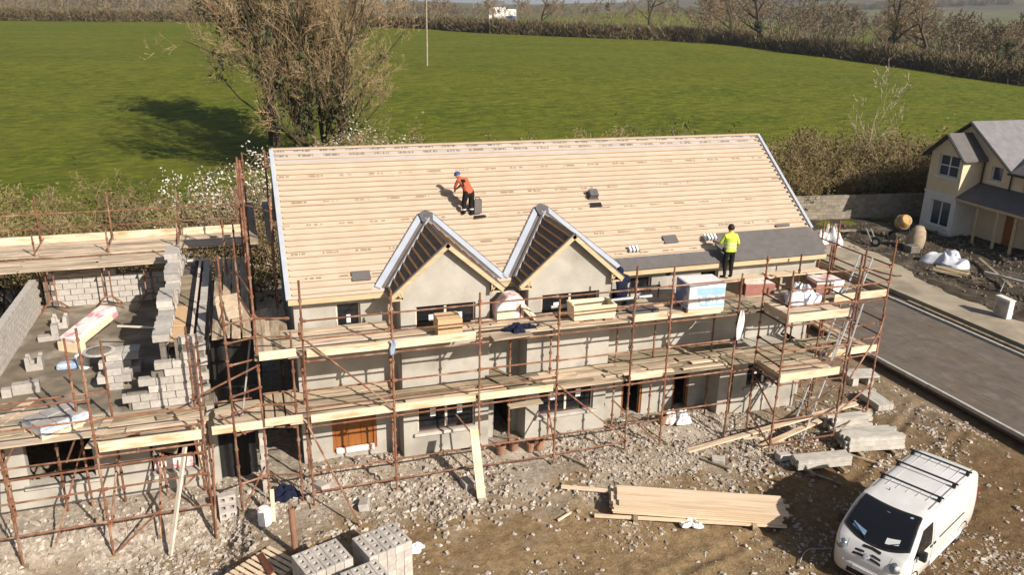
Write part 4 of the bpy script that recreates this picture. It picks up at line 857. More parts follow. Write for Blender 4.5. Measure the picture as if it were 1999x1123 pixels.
# ---------------------------------------------------------------- on the ground
t = lthing('timber_stack', (6.6+2.0,-4.55,float(gz(8.6,-4.5))), 'stack of fresh pale planks lying on the earth beside the van', 'timber', R(-23.6))
for k in range(5):
    for i in range(4):
        dx = random.uniform(-.09,.07)+(.1 if k == 4 else 0); dz_ = random.uniform(0,.012)*(k == 4); dy_ = random.uniform(-.008,.008); MB().box(-2.22+dx,2.2+dx,-.47+i*.232+dy_,-.262+i*.232+dy_,.12+k*.062,.172+k*.062+dz_).build('plank', W['plank'], t)
for x in (-1.6,0,1.5): MB().box(x-.06,x+.06,-.62,.62,0,.115).build('bearer', W['oldboard'], t)
for x in (-.65,.7,1.85): MB().box(x-.02,x+.02,.50,.56,.1,.48).build('stake', W['oldboard'], t)
def plankobj(a, b_, w, h, lab, m_='plank', nm='loose_plank'):
    a, b_ = Vector(a), Vector(b_); o = MB().beam(a-a, b_-a, w, h).build(nm, W[m_]); o.location = a; return tag(o, lab, 'plank')
def G(x, y, h=.04): return (x, y, float(gz(x,y))+h)
plankobj(G(5.93,-3.95,.07), G(10.55,-5.9,.1), .11, .05, 'long thin plank lying in front of the timber stack')
plankobj(G(5.5,-2.62,.08), G(6.75,-3.25,.14), .13, .05, 'pale plank poking out from the left end of the timber stack'); plankobj(G(10.6,-4.95,.12), G(11.15,-5.2,.1), .12, .05, 'short plank end poking out from the right end of the timber stack')
plankobj(G(3.29,-2.24,.03), (3.3,-1.42,1.75), .24, .045, 'pale board leaning upright against the scaffold before the left bay')
for a, b_, w, lab in (((10.2,-2.3),(10.75,-3.0),.09,'brown stick on the rubble left of the lintel bundle'), ((9.2,.1),(9.6,-1.3),.06,'thin dark batten on the rubble under the scaffold'), ((6.2,-1.0),(6.6,-1.9),.06,'thin dark batten on the rubble before the right bay'), ((14.7,-3.3),(15.6,-4.3),.08,'brown timber strip lying under the lintel bundle'), ((11.6,-1.3),(13.4,-1.9),.12,'orange timber lying inside the tower base'), ((16.9,-.3),(17.4,-1.2),.1,'thin plank lying right of the tower'), ((13.0,-4.0),(13.4,-4.6),.09,'short brown timber before the concrete lintel bundle'), ((4.9,-3.9),(5.35,-3.7),.05,'short pale stick on the earth left of the timber stack')):
    plankobj(G(*a,.05), G(*b_,.05), w, .05, lab, 'oldboard' if 'brown' in lab or 'dark' in lab else 'plank')
# concrete lintels
def lintels(loc, rz, L_, rows, cols, lab, w=.10, h=.14, ragged_=.12):
    t = lthing('lintel_bundle', loc, lab, 'lintels', rz)
    for k in range(rows):
        for i in range(cols-k): d_ = random.uniform(-ragged_,ragged_); MB().box(-L_/2+d_,L_/2+d_,-cols*w/2+i*w+k*.05,-cols*w/2+(i+.94)*w+k*.05,.08+k*h,.08+k*h+h-.006).build('lintel', W['conc'], t)
    for x in (-L_*.3,L_*.3): MB().box(x-.06,x+.06,-cols*w/2-.25,cols*w/2+.25,0,.078).build('bearer', W['oldboard'], t)
lintels((13.45,-3.6,float(gz(13.4,-3.6))), R(-7), 1.75, 2, 5, 'bundle of pale concrete lintels on bearers nearest the van', ragged_=.03)
lintels((15.75,-2.95,float(gz(15.7,-2.9))), R(-10), 1.85, 3, 9, 'wide stack of long pale concrete lintels beside the tower foot'); lintels((15.9,-1.85,float(gz(15.9,-1.8))), R(-4), 1.3, 3, 5, 'shorter stack of concrete lintels behind the wide lintel stack', ragged_=.2)
lintels((18.05,-.65,float(gz(18,-.6))), R(85), 1.15, 1, 4, 'four concrete kerb stones lying side by side near the road', .15, .22, .02)
o = MB().box(-.6,.6,-.32,.32,0,.07).build('concrete_slab', W['conc'], bevel=.01); o.location = (18.85,1.05,.3); o.rotation_euler = (.05,0,R(-12)); tag(o, 'flat pale slab propped on blocks between tower and road', 'slab')
t = lthing('slab_props', (18.8,1.0,-.05), 'dark concrete blocks holding up the flat slab by the road', 'blocks'); MB().box(-.45,-.2,-.2,.2,0,.33).build('block', W['block'], t); MB().box(.2,.45,-.25,.15,0,.33).build('block', W['block'], t)
# hollow block packs
hb = MB(); hb.box(-.218,.218,-.106,-.045,0,.2).box(-.218,.218,.045,.106,0,.2).box(-.218,-.165,-.045,.045,0,.2).box(.165,.218,-.045,.045,0,.2).box(-.055,.055,-.045,.045,0,.2)
hbm = hb.mesh('hollow_block'); hbm.materials.append(W['block'])
def blockpack(x, y, rz, lab, nx, ny, nz, seed=0):
    z = float(gz(x,y))-.03; t = lthing('hollow_block_pack', (x,y,z), lab, 'blocks', rz)
    r = random.Random(seed)
    for k in range(nz):
        for j in range(ny):
            for i in range(nx):
                if k < nz-2 and 0 < i < nx-1 and 0 < j < ny-1: continue
                inst('hollow_block', hbm, t, ((i-(nx-1)/2)*.222+r.uniform(-.004,.004), (j-(ny-1)/2)*.446+r.uniform(-.004,.004), k*.204), (0,0,R(90)+r.uniform(-.012,.012)))
blockpack(.17,-4.62, R(19), 'tall square pack of hollow concrete blocks right of the pallet', 5, 2, 5, 1); blockpack(-1.22,-4.75, R(19), 'pack of hollow concrete blocks in the middle beside the pallet', 5, 2, 5, 2); blockpack(-.35,-5.75, R(17), 'lowest pack of hollow blocks cut by the bottom edge', 4, 2, 5, 3)
o = lump(.2,.15,.12,31,14,8).build('white_wrap_scrap', W['cloth']); o.location = (.95,-4.6,.55); tag(o, 'white wrapping scrap hanging off the right hollow block pack', 'wrapping')
t = lthing('pallet', (-2.55,-3.75,float(gz(-2.5,-3.7))+.02), 'bare wooden pallet with rusty steel bars on it at the bottom edge', 'pallet', R(38))
for i in range(3): MB().box(-.65,.65,-.55+i*.5,-.45+i*.5,0,.1).build('bearer', W['oldboard'], t)
for i in range(9): MB().box(-.65+i*.155,-.55+i*.155,-.56,.56,.102,.125).build('slat', W['plank'], t)
for i in range(5): MB().tube((-.1+i*.04,-.35,.15+.01*i),(.25+i*.03,.45,.15),.022,6).build('steel_bar', W['rustdark'], t)
o = MB().lathe((0,0,0), [(.075,0),(.075,1.45),(.06,1.45),(.06,1.3)], 14).build('pipe_post', W['brownpipe'], smooth=False); o.location = (-1.75,-3.25,float(gz(-1.75,-3.25))-.05); o.rotation_euler = (.03,-.02,0); tag(o, 'upright brown plastic pipe standing above the pallet', 'pipe')
t = lthing('drum', (-2.42,-1.75,float(gz(-2.4,-1.75))), 'white plastic drum standing below the alley scaffold', 'drum'); MB().lathe((0,0,0), [(.15,0),(.17,.03),(.17,.42),(.15,.46)], 16).build('shell', W['white'], t); MB().lathe((0,0,.461), [(.13,0),(.13,.03)], 14).build('lid', W['cloth'], t)
plankobj(G(-2.2,-1.75,.02), (-2.18,-1.3,.75), .1, .04, 'short pale board leaning beside the white drum')
hc = thing('hollow_block_column', (-2.4,-.05,0), 'column of stacked hollow blocks showing their holes at the alley mouth', 'blocks')
for k in range(11):
    o = inst('hollow_block', hbm, hc, (-2.4+random.uniform(-.02,.02),-.05,.02+k*.222), (R(90),0,R(90)) if k < 7 else (R(90),0,R(88))); o.scale = (.62,1.05,.9)
t = lthing('block_stack', (-3.35,-.75,float(gz(-3.3,-.75))), 'small stack of hollow blocks standing left of the alley', 'blocks', R(5))
for k in range(3): o = inst('hollow_block', hbm, t, (0,0,k*.24), (R(90),0,0)); o.scale = (1,1.15,1.0)
o = lump(.34,.28,.26,44,20,10).build('black_net_heap', W['navy']); o.location = (-1.85,-.6,float(gz(-1.85,-.6))); tag(o, 'dark heap of netting on the rubble below the alley scaffold', 'netting')
for x, y, lab in ((4.42,-.42,'terracotta pipe collar lying left before the recess'), (4.85,-.38,'terracotta pipe collar standing beside the left collar'), (5.35,-.5,'terracotta pipe collar left of the last in the row'), (5.62,-.5,'last terracotta pipe collar in the row before the right bay'), (9.95,-.2,'terracotta collar half buried among white sheets under the scaffold')):
    o = MB().lathe((0,0,0), [(.13,0),(.13,.2),(.16,.2),(.16,.3),(.12,.3),(.1,.02)], 14).build('clay_collar', W['terra']); o.location = G(x,y,.02); tag(o, lab, 'clay pipe', 'clay collars')
t = lthing('white_debris', G(10.25,-.25,.05), 'white torn sacks among the rubble under the right scaffold', 'sacks')
for i, (dx,dy) in enumerate(((0,0),(.35,-.15),(.15,.3),(.5,.2))):
    l_ = lump(.22,.16,.2,60+i,16,8)
    for k_, v_ in enumerate(l_.v): l_.v[k_] = (v_[0]+dx, v_[1]+dy, v_[2])
    l_.build('sack', W['cloth' if i % 2 else 'pink'], t)
for x, y, lab in ((.15,-1.75,'broken pale block on the rubble under the left scaffold brace'), (-.85,-.6,'tan block scrap leaning near the boarded doorway'), (10.6,-2.55,'grey angular stone beside the brown stick'), (3.05,-1.6,'pale block on the rubble left of the leaning board'), (12.55,-2.95,'pale stone at the tower foot')):
    o = MB().prism([(-.2,-.13,0),(.2,-.15,0),(.22,.1,0),(-.16,.14,0)], (.02,.01,.2)).build('loose_block', W['block'], bevel=.02); o.location = G(x,y,.0); o.rotation_euler = (random.uniform(-.2,.2),random.uniform(-.2,.2),random.uniform(0,3)); tag(o, lab, 'block')
o = lump(.3,.22,.12,77,18,8).build('white_film_scrap', W['cloth']); o.location = G(8.3,-4.95,.03); tag(o, 'white plastic film scrap caught in front of the timber stack', 'film')
o = MB().path([G(11.1-i*.075, -7.0+.28*math.sin(i*.22)-.012*i, .03) for i in range(15)], .014, 5).build('grey_hose', W['pvc']); tag(o, 'thin grey hose curling out from under the van front', 'hose')
o = MB().lathe((0,0,0), [(.16,0),(.18,.3),(.15,.3),(.13,.05)], 14).build('pale_pipe_stub', W['cloth']); o.location = (15.9,-9.6,0); tag(o, 'pale pipe stub at the bottom right edge beside the van', 'pipe')
# ---------------------------------------------------------------- the van  (x: 0 front .. 4.78 rear, before turning)
van = lthing('van', (12.66,-7.53,float(gz(12.8,-7.5))), 'dusty white panel van with three black roof bars parked on the earth', 'van', R(203.6)); van.scale = (1.03,.92,.95)
m, nt, b = base_mat('dusty_white_car_paint', .35, .5)
p = pos(nt, (1,1,1), True); sx = N(nt, 'SeparateXYZ'); nt.links.new(p, sx.inputs[0])
cc = ramp(nt, noise(nt, 1.6, 7, p), [(.3, (.70,.685,.66)), (.7, (.60,.58,.545))])
low = ramp(nt, mathn(nt, 'ADD', sx.outputs[2], mathn(nt, 'MULTIPLY', noise(nt, 3, 5, p), .5)), [(.45, 1), (.95, 0)])
nt.links.new(mix(nt, mathn(nt, 'MULTIPLY', low, .7), cc, (.42,.33,.22)), b.inputs['Base Color']); b.inputs['Coat Weight'].default_value = .3; b.inputs['Coat Roughness'].default_value = .15
W['paint'] = m
m, nt, b = base_mat('headlamp_glass', .12, .6); b.inputs['Base Color'].default_value = (.24,.26,.28,1); b.inputs['Metallic'].default_value = .6; W['lamp'] = m
VX = [.46,.48,.52,.57,.62,.67,.72,.86,1.08,1.32,1.52,1.8,2.6,3.2,3.8,4.3,4.6,4.72,4.78]
VZ = [.70,.80,.88,.96,1.03,1.09,1.13,1.30,1.56,1.78,1.88,1.93,1.96,1.965,1.96,1.94,1.90,1.84,1.70]
VW = [.58,.66,.75,.82,.87,.90,.92,.95,.95,.95,.95,.95,.95,.95,.95,.945,.935,.92,.89]
def vz(x): return float(np.interp(x, VX, VZ))
def vw(x): return float(np.interp(x, VX, VW))
def half(x, z): 
    w = vw(x)
    if z > .95: w *= 1-.135*((z-.95)/1.02)**1.6
    if z < .6: w *= 1-.05*((.6-z)/.35)**2
    return w
def sect(x):
    zt = vz(x); r = min(.13, .25*zt); zs = [.27,.36,.5,.65,.8,.92]; zs = [min(z, zt-r-.02*(6-i)) for i, z in enumerate(zs)]
    zz = zs+list(np.linspace(max(zs[-1]+.01, zs[-1]), zt-r, 6))[1:]
    P = [(half(x,z), z) for z in zz]; w = P[-1][0]
    for a in (25,50,72): P.append((w-r*(1-math.cos(R(a))), zt-r+r*math.sin(R(a))))
    w3 = P[-1][0]
    for f in (.75,.5,.25,0): P.append((w3*f, zt-.004*f+.012*(1-f*f)))
    return P
xs_ = sorted(set(VX+[.47,.50,.545,.595,.645,.695,.79,.97,1.2,1.42,2.35,2.9,3.5,4.05,4.45,4.75])); secs = [sect(x) for x in xs_]; n = len(secs[0])
mb = MB(); ring = 2*n-1
for x, P in zip(xs_, secs): mb.v += [(2.39-x, y, z) for y, z in P]+[(2.39-x, -y, z) for y, z in P[-2::-1]]
for k in range(len(xs_)-1):
    for i in range(ring-1): mb.f.append((k*ring+i, k*ring+i+1, (k+1)*ring+i+1, (k+1)*ring+i))
mb.f.append(tuple(range(ring))); mb.f.append(tuple(range(len(mb.v)-1, len(mb.v)-ring-1, -1))); mb.m = [0]*len(mb.f)
body = mb.build('body', W['paint'], van, smooth=True)
bv = body.modifiers.new('es', 'EDGE_SPLIT'); bv.split_angle = R(38)
MB().box(-2.3,1.78,-.8,.8,.2,.3).build('underbody', W['black'], van)
def topz(x, y):
    w3 = half(x, vz(x)-.13)-.02
    return vz(x)+.012*(1-min(1,abs(y)/max(w3,.1))**2)
def toppatch(x0, x1, y0f, y1f, off, nu=8, nv=12):
    return MB().grid(lambda u, v: ((lambda x: (2.39-x, (lambda y: y)(y0f(x)+(y1f(x)-y0f(x))*v), topz(x, y0f(x)+(y1f(x)-y0f(x))*v)+off))(x0+(x1-x0)*u)), nu, nv)
# windscreen: bowed lower edge
def ws(u, v, k=1.0, off=.012):
    y = (v-.5)*2; xl = .70+.15*y*y; xu = 1.47+.06*y*y; x = xl+(xu-xl)*u; wy = (.80-.10*u)*y*k
    return (2.39-x-.0, wy, vz(x)+off+.004)
MB().grid(lambda u, v: ws(-.02+1.04*u, v, 1.03, .008), 10, 14).build('windscreen_seal', W['black'], van, smooth=True)
wsn = MB().grid(lambda u, v: ws(.03+.93*u, v, .975, .014), 10, 14).build('windscreen', W['glass'], van, smooth=True)
MB().grid(lambda u, v: ws(.12+.13*u, .66+.2*v, 1, .02), 3, 4).build('paper_note', W['paper'], wsn); MB().grid(lambda u, v: ws(.1+.10*u, .1+.24*v, 1, .02), 3, 4).build('paper_note', W['bluebag'], wsn); MB().grid(lambda u, v: ws(.84+.05*u, .86+.05*v, 1, .02), 2, 2).build('sticker', W['bluebag'], wsn)
MB().grid(lambda u, v: (2.39-(.625+.045*u-.03*abs(v-.5)), (v-.5)*.46+.05, topz(.625+.045*u-.03*abs(v-.5), 0)+.014), 3, 8).build('bonnet_vent', W['black'], van)
for s_ in (-1,1):
    wi = MB().path([ws(.05,.5+s_*.12,1,.03), ws(.16,.5+s_*.42,1,.03)], .012, 5).build('wiper', W['black'], van)
    # side glass, slanted front edge
    def sg(u, v):
        z = 1.08+.60*v; x = (.92+.44*v)+u*(1.9-(.92+.44*v)); return (2.39-x, s_*(half(x,z)+.008), z)
    MB().grid(sg, 6, 5).build('side_window', W['glass'], van)
    def hl(u, v):
        x = .05+u*.42*(1-.25*v); P = sect(x); q = 7.2+v*(5.2-1.2*u); i = int(q); f = q-i; y0, z0 = P[i]; y1, z1 = P[i+1]; return (2.39-x+.012*(1-u), s_*(y0+(y1-y0)*f+.010), z0+(z1-z0)*f+.008)
    MB().lathe((2.39-.64, s_*.68, .87), [(.02,-.02),(.13,.0),(.155,.05),(.13,.10),(.06,.125)], 18, (.75,s_*.45,.55)).build('headlamp', W['lamp'], van, smooth=True)
    q = (2.39-.64+.10, s_*(.68+.06), .87+.075); MB().lathe(q, [(.05,0),(.055,.01),(.03,.02)], 12, (.75,s_*.45,.55)).build('lamp_reflector', W['alu'], van)
    mr = MB().obox((2.39-1.14, s_*1.07, 1.16), (.06,0,0), (0,.09,0), (0,0,.13)).build('mirror', W['blackm'], van, bevel=.03); MB().tube((2.39-1.17,s_*.92,1.1),(2.39-1.14,s_*1.0,1.12),.03,6).build('mirror_arm', W['blackm'], mr)
    for xw in (1.05, 3.97):
        w = MB().lathe((2.39-xw, s_*.70, .31), [(.30,0),(.315,.03),(.315,.17),(.30,.20)], 20, (0,s_,0)).build('wheel', W['black'], van); MB().lathe((2.39-xw, s_*.895, .31), [(.20,0),(.19,.012),(.06,.02)], 16, (0,s_,0)).build('rim', W['galv'], w)
        MB().grid(lambda u, v: (2.39-xw+math.cos(u*math.pi)*(.34+.04*v), s_*(half(xw,.5)+.006+.0*v), .30+math.sin(u*math.pi)*(.34+.04*v)), 14, 1).build('wheel_arch', W['black'], van)
    MB().box(2.39-3.85, 2.39-2.35, min(s_*.955,s_*.965), max(s_*.955,s_*.965), 1.03, 1.055).build('door_rail', W['black'], van)
    for xd in (1.9, 2.1): MB().obox((2.39-xd, s_*(half(xd,1.0)+.008), 1.0), (.055,0,0), (0,.012,0), (0,0,.025)).build('door_handle', W['black'], van)
    MB().grid(lambda u, v: (2.39-.98-.014*v, s_*(half(1.0,.32+.75*u)+.004), .32+.75*u), 6, 1).build('door_seam', W['felt'], van); MB().grid(lambda u, v: (2.39-2.0-.014*v, s_*(half(2.0,.32+1.4*u)+.004), .32+1.4*u), 8, 1).build('door_seam', W['felt'], van)
    MB().box(2.39-3.9,2.39-2.0, min(s_*.945,s_*.975), max(s_*.945,s_*.975), .40,.52).build('rub_strip', W['white'], van)
    MB().grid(lambda u, v: (2.39-1.9-2.7*u, s_*(.70+.03*v), vz(1.9+2.7*u)+.010), 12, 1).build('roof_gutter', W['galv'], van)
    MB().obox((-2.39-.0,s_*.86,1.15),(.02,0,0),(0,.05,0),(0,0,.22)).build('tail_lamp', mat('red_lamp', (.3,.02,.02), (.25,.015,.015), 4, .3), van)
for i in range(2):
    for j_ in range(2): x0g = .50+.05*j_; MB().grid(lambda u, v: (2.39-(x0g+.028*u)+.014, (1 if i else -1)*(.09+.42*v), vz(x0g+.028*u)-.09*v*v+.016), 2, 6).build('grille', W['black'], van)
MB().lathe((2.39-.52,0,.90), [(.075,0),(.08,.012),(.05,.02)], 16, (.6,0,.8)).build('badge', W['alu'], van); MB().box(1.888,1.898,-.05,.05,.902,.922).build('badge_bar', W['alu'], van)
MB().box(1.80,1.97,-.60,.60,.30,.62).build('bumper', W['paint'], van, bevel=.06); MB().box(1.94,1.985,-.4,.4,.34,.46).build('bumper_grille', W['black'], van); MB().box(1.972,1.987,-.26,.26,.48,.58).build('number_plate', W['paper'], van)
for xb in (2.42, 3.28, 4.14):
    bz = vz(xb)+.10; r_b = MB().box(2.39-xb-.02,2.39-xb+.02,-.84,.84,bz,bz+.035).build('roof_bar', W['blackm'], van)
    for s_ in (-1,1): MB().prism([(2.39-xb-.06,s_*.70,vz(xb)-.01),(2.39-xb+.06,s_*.70,vz(xb)-.01),(2.39-xb+.04,s_*.70,bz),(2.39-xb-.04,s_*.70,bz)], (0,s_*.08,0)).build('bar_foot', W['blackm'], r_b)
for s_ in (-1,1):
    MB().path([(2.39-x, s_*(.50+.22*(x-.4)), topz(x, .5)-.012) for x in (.53,.57,.61,.65,.70)], .007, 5).build('bonnet_seam', W['blackm'], van)
    MB().path([(2.39-x, s_*(half(x, vz(x)-.13)-.05), vz(x)-.022) for x in (1.6,2.2,2.8,3.4,4.0,4.5)], .008, 5).build('roof_seam', W['galv'], van)
    MB().path([ws(u, .5+s_*.5, 1.06, .0) for u in (0,.25,.5,.75,1)], .012, 5).build('pillar_trim', W['blackm'], van)
MB().tube((2.39-2.0,-.35,vz(2.0)),(2.39-2.03,-.35,vz(2.0)+.07),.012,6).build('aerial', W['black'], van)
for i in range(5): MB().box(-2.0,.2,-.52+i*.26-.006,-.52+i*.26+.006,vz(3)+.004,vz(3)+.010).build('roof_rib', W['paint'], van)
# ---------------------------------------------------------------- people: skinned skeleton baked into one mesh, coloured by limb
def hivis(name, c): return mat(name, c, tuple(x*.85 for x in c), 9, .7, .2, bump=.35, bscale=14)
W['lime'] = hivis('lime_hi_vis_cloth', (.55,.66,.08)); W['orangev'] = hivis('orange_hi_vis_cloth', (.46,.115,.055)); W['trou'] = mat('black_work_trousers', (.014,.013,.013), (.022,.02,.019), 9, .9, .1, bump=.5, bscale=12)
W['boot'] = mat('dark_brown_boots', (.035,.018,.012), (.02,.012,.01), 9, .7, .2); W['reflect'] = mat('silver_reflective_tape', (.66,.66,.64), (.58,.58,.56), 9, .4, .5); W['cap'] = mat('blue_cap_cloth', (.05,.09,.28), (.04,.07,.22), 9, .8, .2)
def person(loc, rz, J, lab, cols, extras, scale=1.0):
    # J: joint name -> (x, y, z, radius); bones list by name pairs with a clothing key
    t = lthing('person', loc, lab, 'person', rz); t.scale = (scale,)*3
    bones = [('pelvis','waist','torso'),('waist','chest','torso'),('chest','neck','torso'),('neck','skull','head'),('skull','crown','head')]
    for s_ in 'LR':
        bones += [('chest','sh'+s_,'torso'),('sh'+s_,'el'+s_,'sleeve'),('el'+s_,'wr'+s_,'fore'),('wr'+s_,'pa'+s_,'hand'),
                  ('pelvis','hp'+s_,'leg'),('hp'+s_,'kn'+s_,'leg'),('kn'+s_,'an'+s_,'leg'),('an'+s_,'to'+s_,'boot')]
    names = ['pelvis']+[x for x in J if x != 'pelvis']; idx = {k: i for i, k in enumerate(names)}
    me = bpy.data.meshes.new('body'); me.from_pydata([J[k][:3] for k in names], [(idx[a], idx[b_]) for a, b_, _ in bones], [])
    o = bpy.data.objects.new('body', me); COL.objects.link(o)
    o.modifiers.new('skin', 'SKIN'); sv_ = me.skin_vertices[0].data
    for k in names: r = J[k][3]; sv_[idx[k]].radius = (r, r) if not isinstance(r, tuple) else r
    sv_[0].use_root = True
    sb = o.modifiers.new('sub', 'SUBSURF'); sb.levels = 2; sb.render_levels = 2
    bpy.context.view_layer.update()
    ev = o.evaluated_get(bpy.context.evaluated_depsgraph_get()); nm = bpy.data.meshes.new_from_object(ev); bpy.data.objects.remove(o)
    keys = ['torso','sleeve','fore','hand','head','leg','boot']; nm.materials.clear()
    for k in keys: nm.materials.append(W[cols[k]])
    seg = [(Vector(J[a][:3]), Vector(J[b_][:3]), keys.index(k)) for a, b_, k in bones]
    for pl in nm.polygons:
        c = pl.center; best = 9; bi = 0
        for a, b_, k in seg:
            d = b_-a; u = max(0, min(1, (c-a).dot(d)/max(d.length_squared,1e-9))); q = (c-a-d*u).length
            if k == keys.index('torso'): q *= .82
            if q < best: best = q; bi = k
        if bi == 0 and c.z < J['pelvis'][2]-.01: bi = keys.index('leg')
        pl.material_index = bi; pl.use_smooth = True
    # fingers rooted in the palms, nose and ears on the head: joined into the same mesh
    bm = bmesh.new(); bm.from_mesh(nm); ex = MB(); mats = []
    for s_ in 'LR':
        w_, p_ = Vector(J['wr'+s_][:3]), Vector(J['pa'+s_][:3]); d = (p_-w_).normalized(); sd = d.orthogonal().normalized(); nn = d.cross(sd)
        for i, l in enumerate((.075,.085,.08,.06)):
            r0 = p_+sd*(i-1.5)*.02; k_ = r0+d*l*.55+nn*.012; ex.tube(r0, k_, .0095, 5); ex.tube(k_, k_+d*l*.4+nn*.03, .009, 5, .007)
        r0 = w_+(p_-w_)*.4+sd*.03; ex.tube(r0, r0+d*.04+sd*.035, .011, 5); ex.tube(r0+d*.04+sd*.035, r0+d*.075+sd*.04+nn*.015, .010, 5, .008)
    sk, cr = Vector(J['skull'][:3]), Vector(J['crown'][:3]); up = (cr-sk).normalized(); fwd = Vector(J['face'] if 'face' in J else (0,1,0)) if False else FACE
    side = up.cross(fwd).normalized(); fw = side.cross(up)
    ex.prism([sk+fw*.085-up*.01+side*.012, sk+fw*.085-up*.01-side*.012, sk+fw*.08+up*.045], fw*.028)
    for q in (-1,1): ex.lathe(sk+side*q*.082, [(.03,-.01),(.034,.0),(.02,.012)], 8, side*q)
    m2 = ex.mesh('x'); n0 = len(bm.faces); bm.from_mesh(m2); bm.faces.ensure_lookup_table()
    for f in bm.faces[n0:]: f.material_index = keys.index('hand')
    bm.to_mesh(nm); bm.free()
    bo = bpy.data.objects.new('body', nm); COL.objects.link(bo); bo.parent = t
    for q in (-1,1): MB().lathe(sk+fw*.083+side*q*.032+up*.02, [(.012,0),(.008,.006)], 8, fw).build('eye', W['black'], t)
    MB().obox(sk+fw*.085-up*.045, side*.024, up*.004, fw*.004).build('mouth', W['boot'], t)
    for nm_, mb_, m_ in extras: mb_.build(nm_, W[m_], t, smooth=True)
    return t
def standing(h=1.76, lean=0, twist=0):
    return dict(pelvis=(0,0,.95,(.15,.115)), waist=(0,.02,1.1,(.15,.11)), chest=(0,.05,1.32,(.175,.125)), neck=(0,.06,1.5,.06), skull=(0,.08,1.62,(.085,.098)), crown=(0,.08,1.70,(.075,.085)),
        shL=(-.19,.05,1.42,.07), shR=(.19,.05,1.42,.07), elL=(-.27,.04,1.14,.052), elR=(.27,.04,1.14,.052), wrL=(-.26,.2,.98,.035), wrR=(.27,.22,1.0,.035), paL=(-.25,.28,.96,.036), paR=(.26,.30,.98,.036),
        hpL=(-.10,0,.88,.10), hpR=(.10,0,.88,.10), knL=(-.11,.03,.48,.08), knR=(.11,.03,.48,.08), anL=(-.11,-.02,.09,.05), anR=(.11,-.02,.09,.05), toL=(-.13,.15,.045,.045), toR=(.13,.15,.045,.045))
def band(c, rx, ry, z0, z1, n=20): return MB().grid(lambda u, v: (c[0]+math.cos(u*2*math.pi)*rx, c[1]+math.sin(u*2*math.pi)*ry, z0+(z1-z0)*v), n, 1)
def hairm(c, r, z0, h): return MB().lathe(c, [(r*1.02,z0),(r*1.1,z0+h*.35),(r*.95,z0+h*.7),(r*.5,z0+h)], 14)
# slater seen from behind, facing the roof, hands to the left
FACE = Vector((-.15,1,-.1)); J = standing()
J.update(waist=(0,0,1.1,(.155,.12)), chest=(0,.06,1.33,(.18,.13)), elL=(-.30,.12,1.16,.05), wrL=(-.33,.36,1.12,.035), paL=(-.34,.44,1.12,.034), elR=(.29,.02,1.15,.05), wrR=(.26,.2,1.05,.035), paR=(.24,.28,1.04,.034), toL=(-.2,.14,.045,.045))
ves = MB().grid(lambda u, v: (math.cos(u*2*math.pi)*(.205-.02*abs(v-.5)+.02*(v < .2)), .035*v+.01+math.sin(u*2*math.pi)*(.155+.01*v), .93+.44*v), 22, 5)
person((12.22,.42,P2+.445), R(-6), J, 'person in a lime hi-vis vest and black trousers standing at the right eaves', dict(torso='lime', sleeve='lime', fore='skin', hand='skin', head='skin', leg='trou', boot='boot'),
    [('vest', ves, 'lime'), ('vest_tape', band((0,.02),.211,.163,1.06,1.10), 'reflect'), ('vest_tape', band((0,.03),.208,.165,1.18,1.22), 'reflect'), ('hair', hairm((0,.075,1.62), .098, .0, .165), 'hair'), ('pocket', MB().obox((-.2,-.02,.98),(.05,0,0),(0,.05,0),(0,0,.07)), 'boot')])
# roofer in orange bending over the battens
FACE = Vector((-.5,.75,-.5)); J = standing()
J.update(pelvis=(.05,-.02,.84,(.15,.125)), waist=(.0,.06,.98,(.15,.115)), chest=(-.09,.22,1.14,(.17,.125)), neck=(-.16,.34,1.25,.058), skull=(-.20,.41,1.33,(.085,.098)), crown=(-.22,.43,1.41,(.07,.08)), shL=(-.26,.24,1.19,.068), shR=(.06,.28,1.2,.068),
    elL=(-.32,.34,.95,.05), wrL=(-.25,.52,.80,.034), paL=(-.23,.59,.77,.034), elR=(.0,.5,1.0,.05), wrR=(-.12,.62,.84,.034), paR=(-.15,.68,.80,.034), hpL=(-.06,0,.78,.125), hpR=(.16,.0,.78,.125), knL=(-.10,.10,.42,.088), knR=(.16,.10,.40,.088), anL=(-.10,.05,.08,.062), anR=(.17,.0,.05,.062), toL=(-.16,.19,.10,.045), toR=(.14,.15,.06,.045))
person(tuple(rp(4.22, 2.52, .045)), R(8), J, 'person in an orange jacket and blue cap bending forward on the battened roof', dict(torso='orangev', sleeve='orangev', fore='orangev', hand='skin', head='skin', leg='trou', boot='boot'),
    [('cap', MB().lathe((-.205,.40,1.35), [(.105,0),(.112,.03),(.095,.085),(.05,.115)], 14, (-.15,.2,1)), 'cap'), ('cap_peak', MB().prism([(-.32,.42,1.34),(-.2,.44,1.36),(-.18,.56,1.31),(-.28,.56,1.29)], (0,0,.012)), 'cap'), ('jacket_panel', MB().obox((-.10,.10,1.12),(-.02,.07,.10),(.07,.0,0),(0,.03,-.02)), 'trou'), ('leg_tape', band((-.10,.075),.078,.078,.2,.245,12), 'reflect'), ('leg_tape', band((.165,.045),.078,.078,.2,.245,12), 'reflect')], .9)
t = on_roof('tool_case', 'dark grey tool case standing on the roof beside the orange-jacketed person', 'tool case', 4.55, 2.6, [])
t.rotation_euler = (0,0,R(10)); MB().box(-.13,.13,-.06,.06,0,.44).build('case', W['slate'], t, bevel=.015); MB().path([(-.06,0,.44),(-.06,0,.5),(.06,0,.5),(.06,0,.44)], .012, 5).build('handle', W['black'], t); MB().box(-.16,.2,-.2,-.07,-.1,-.05).build('foot_board', W['black'], t)
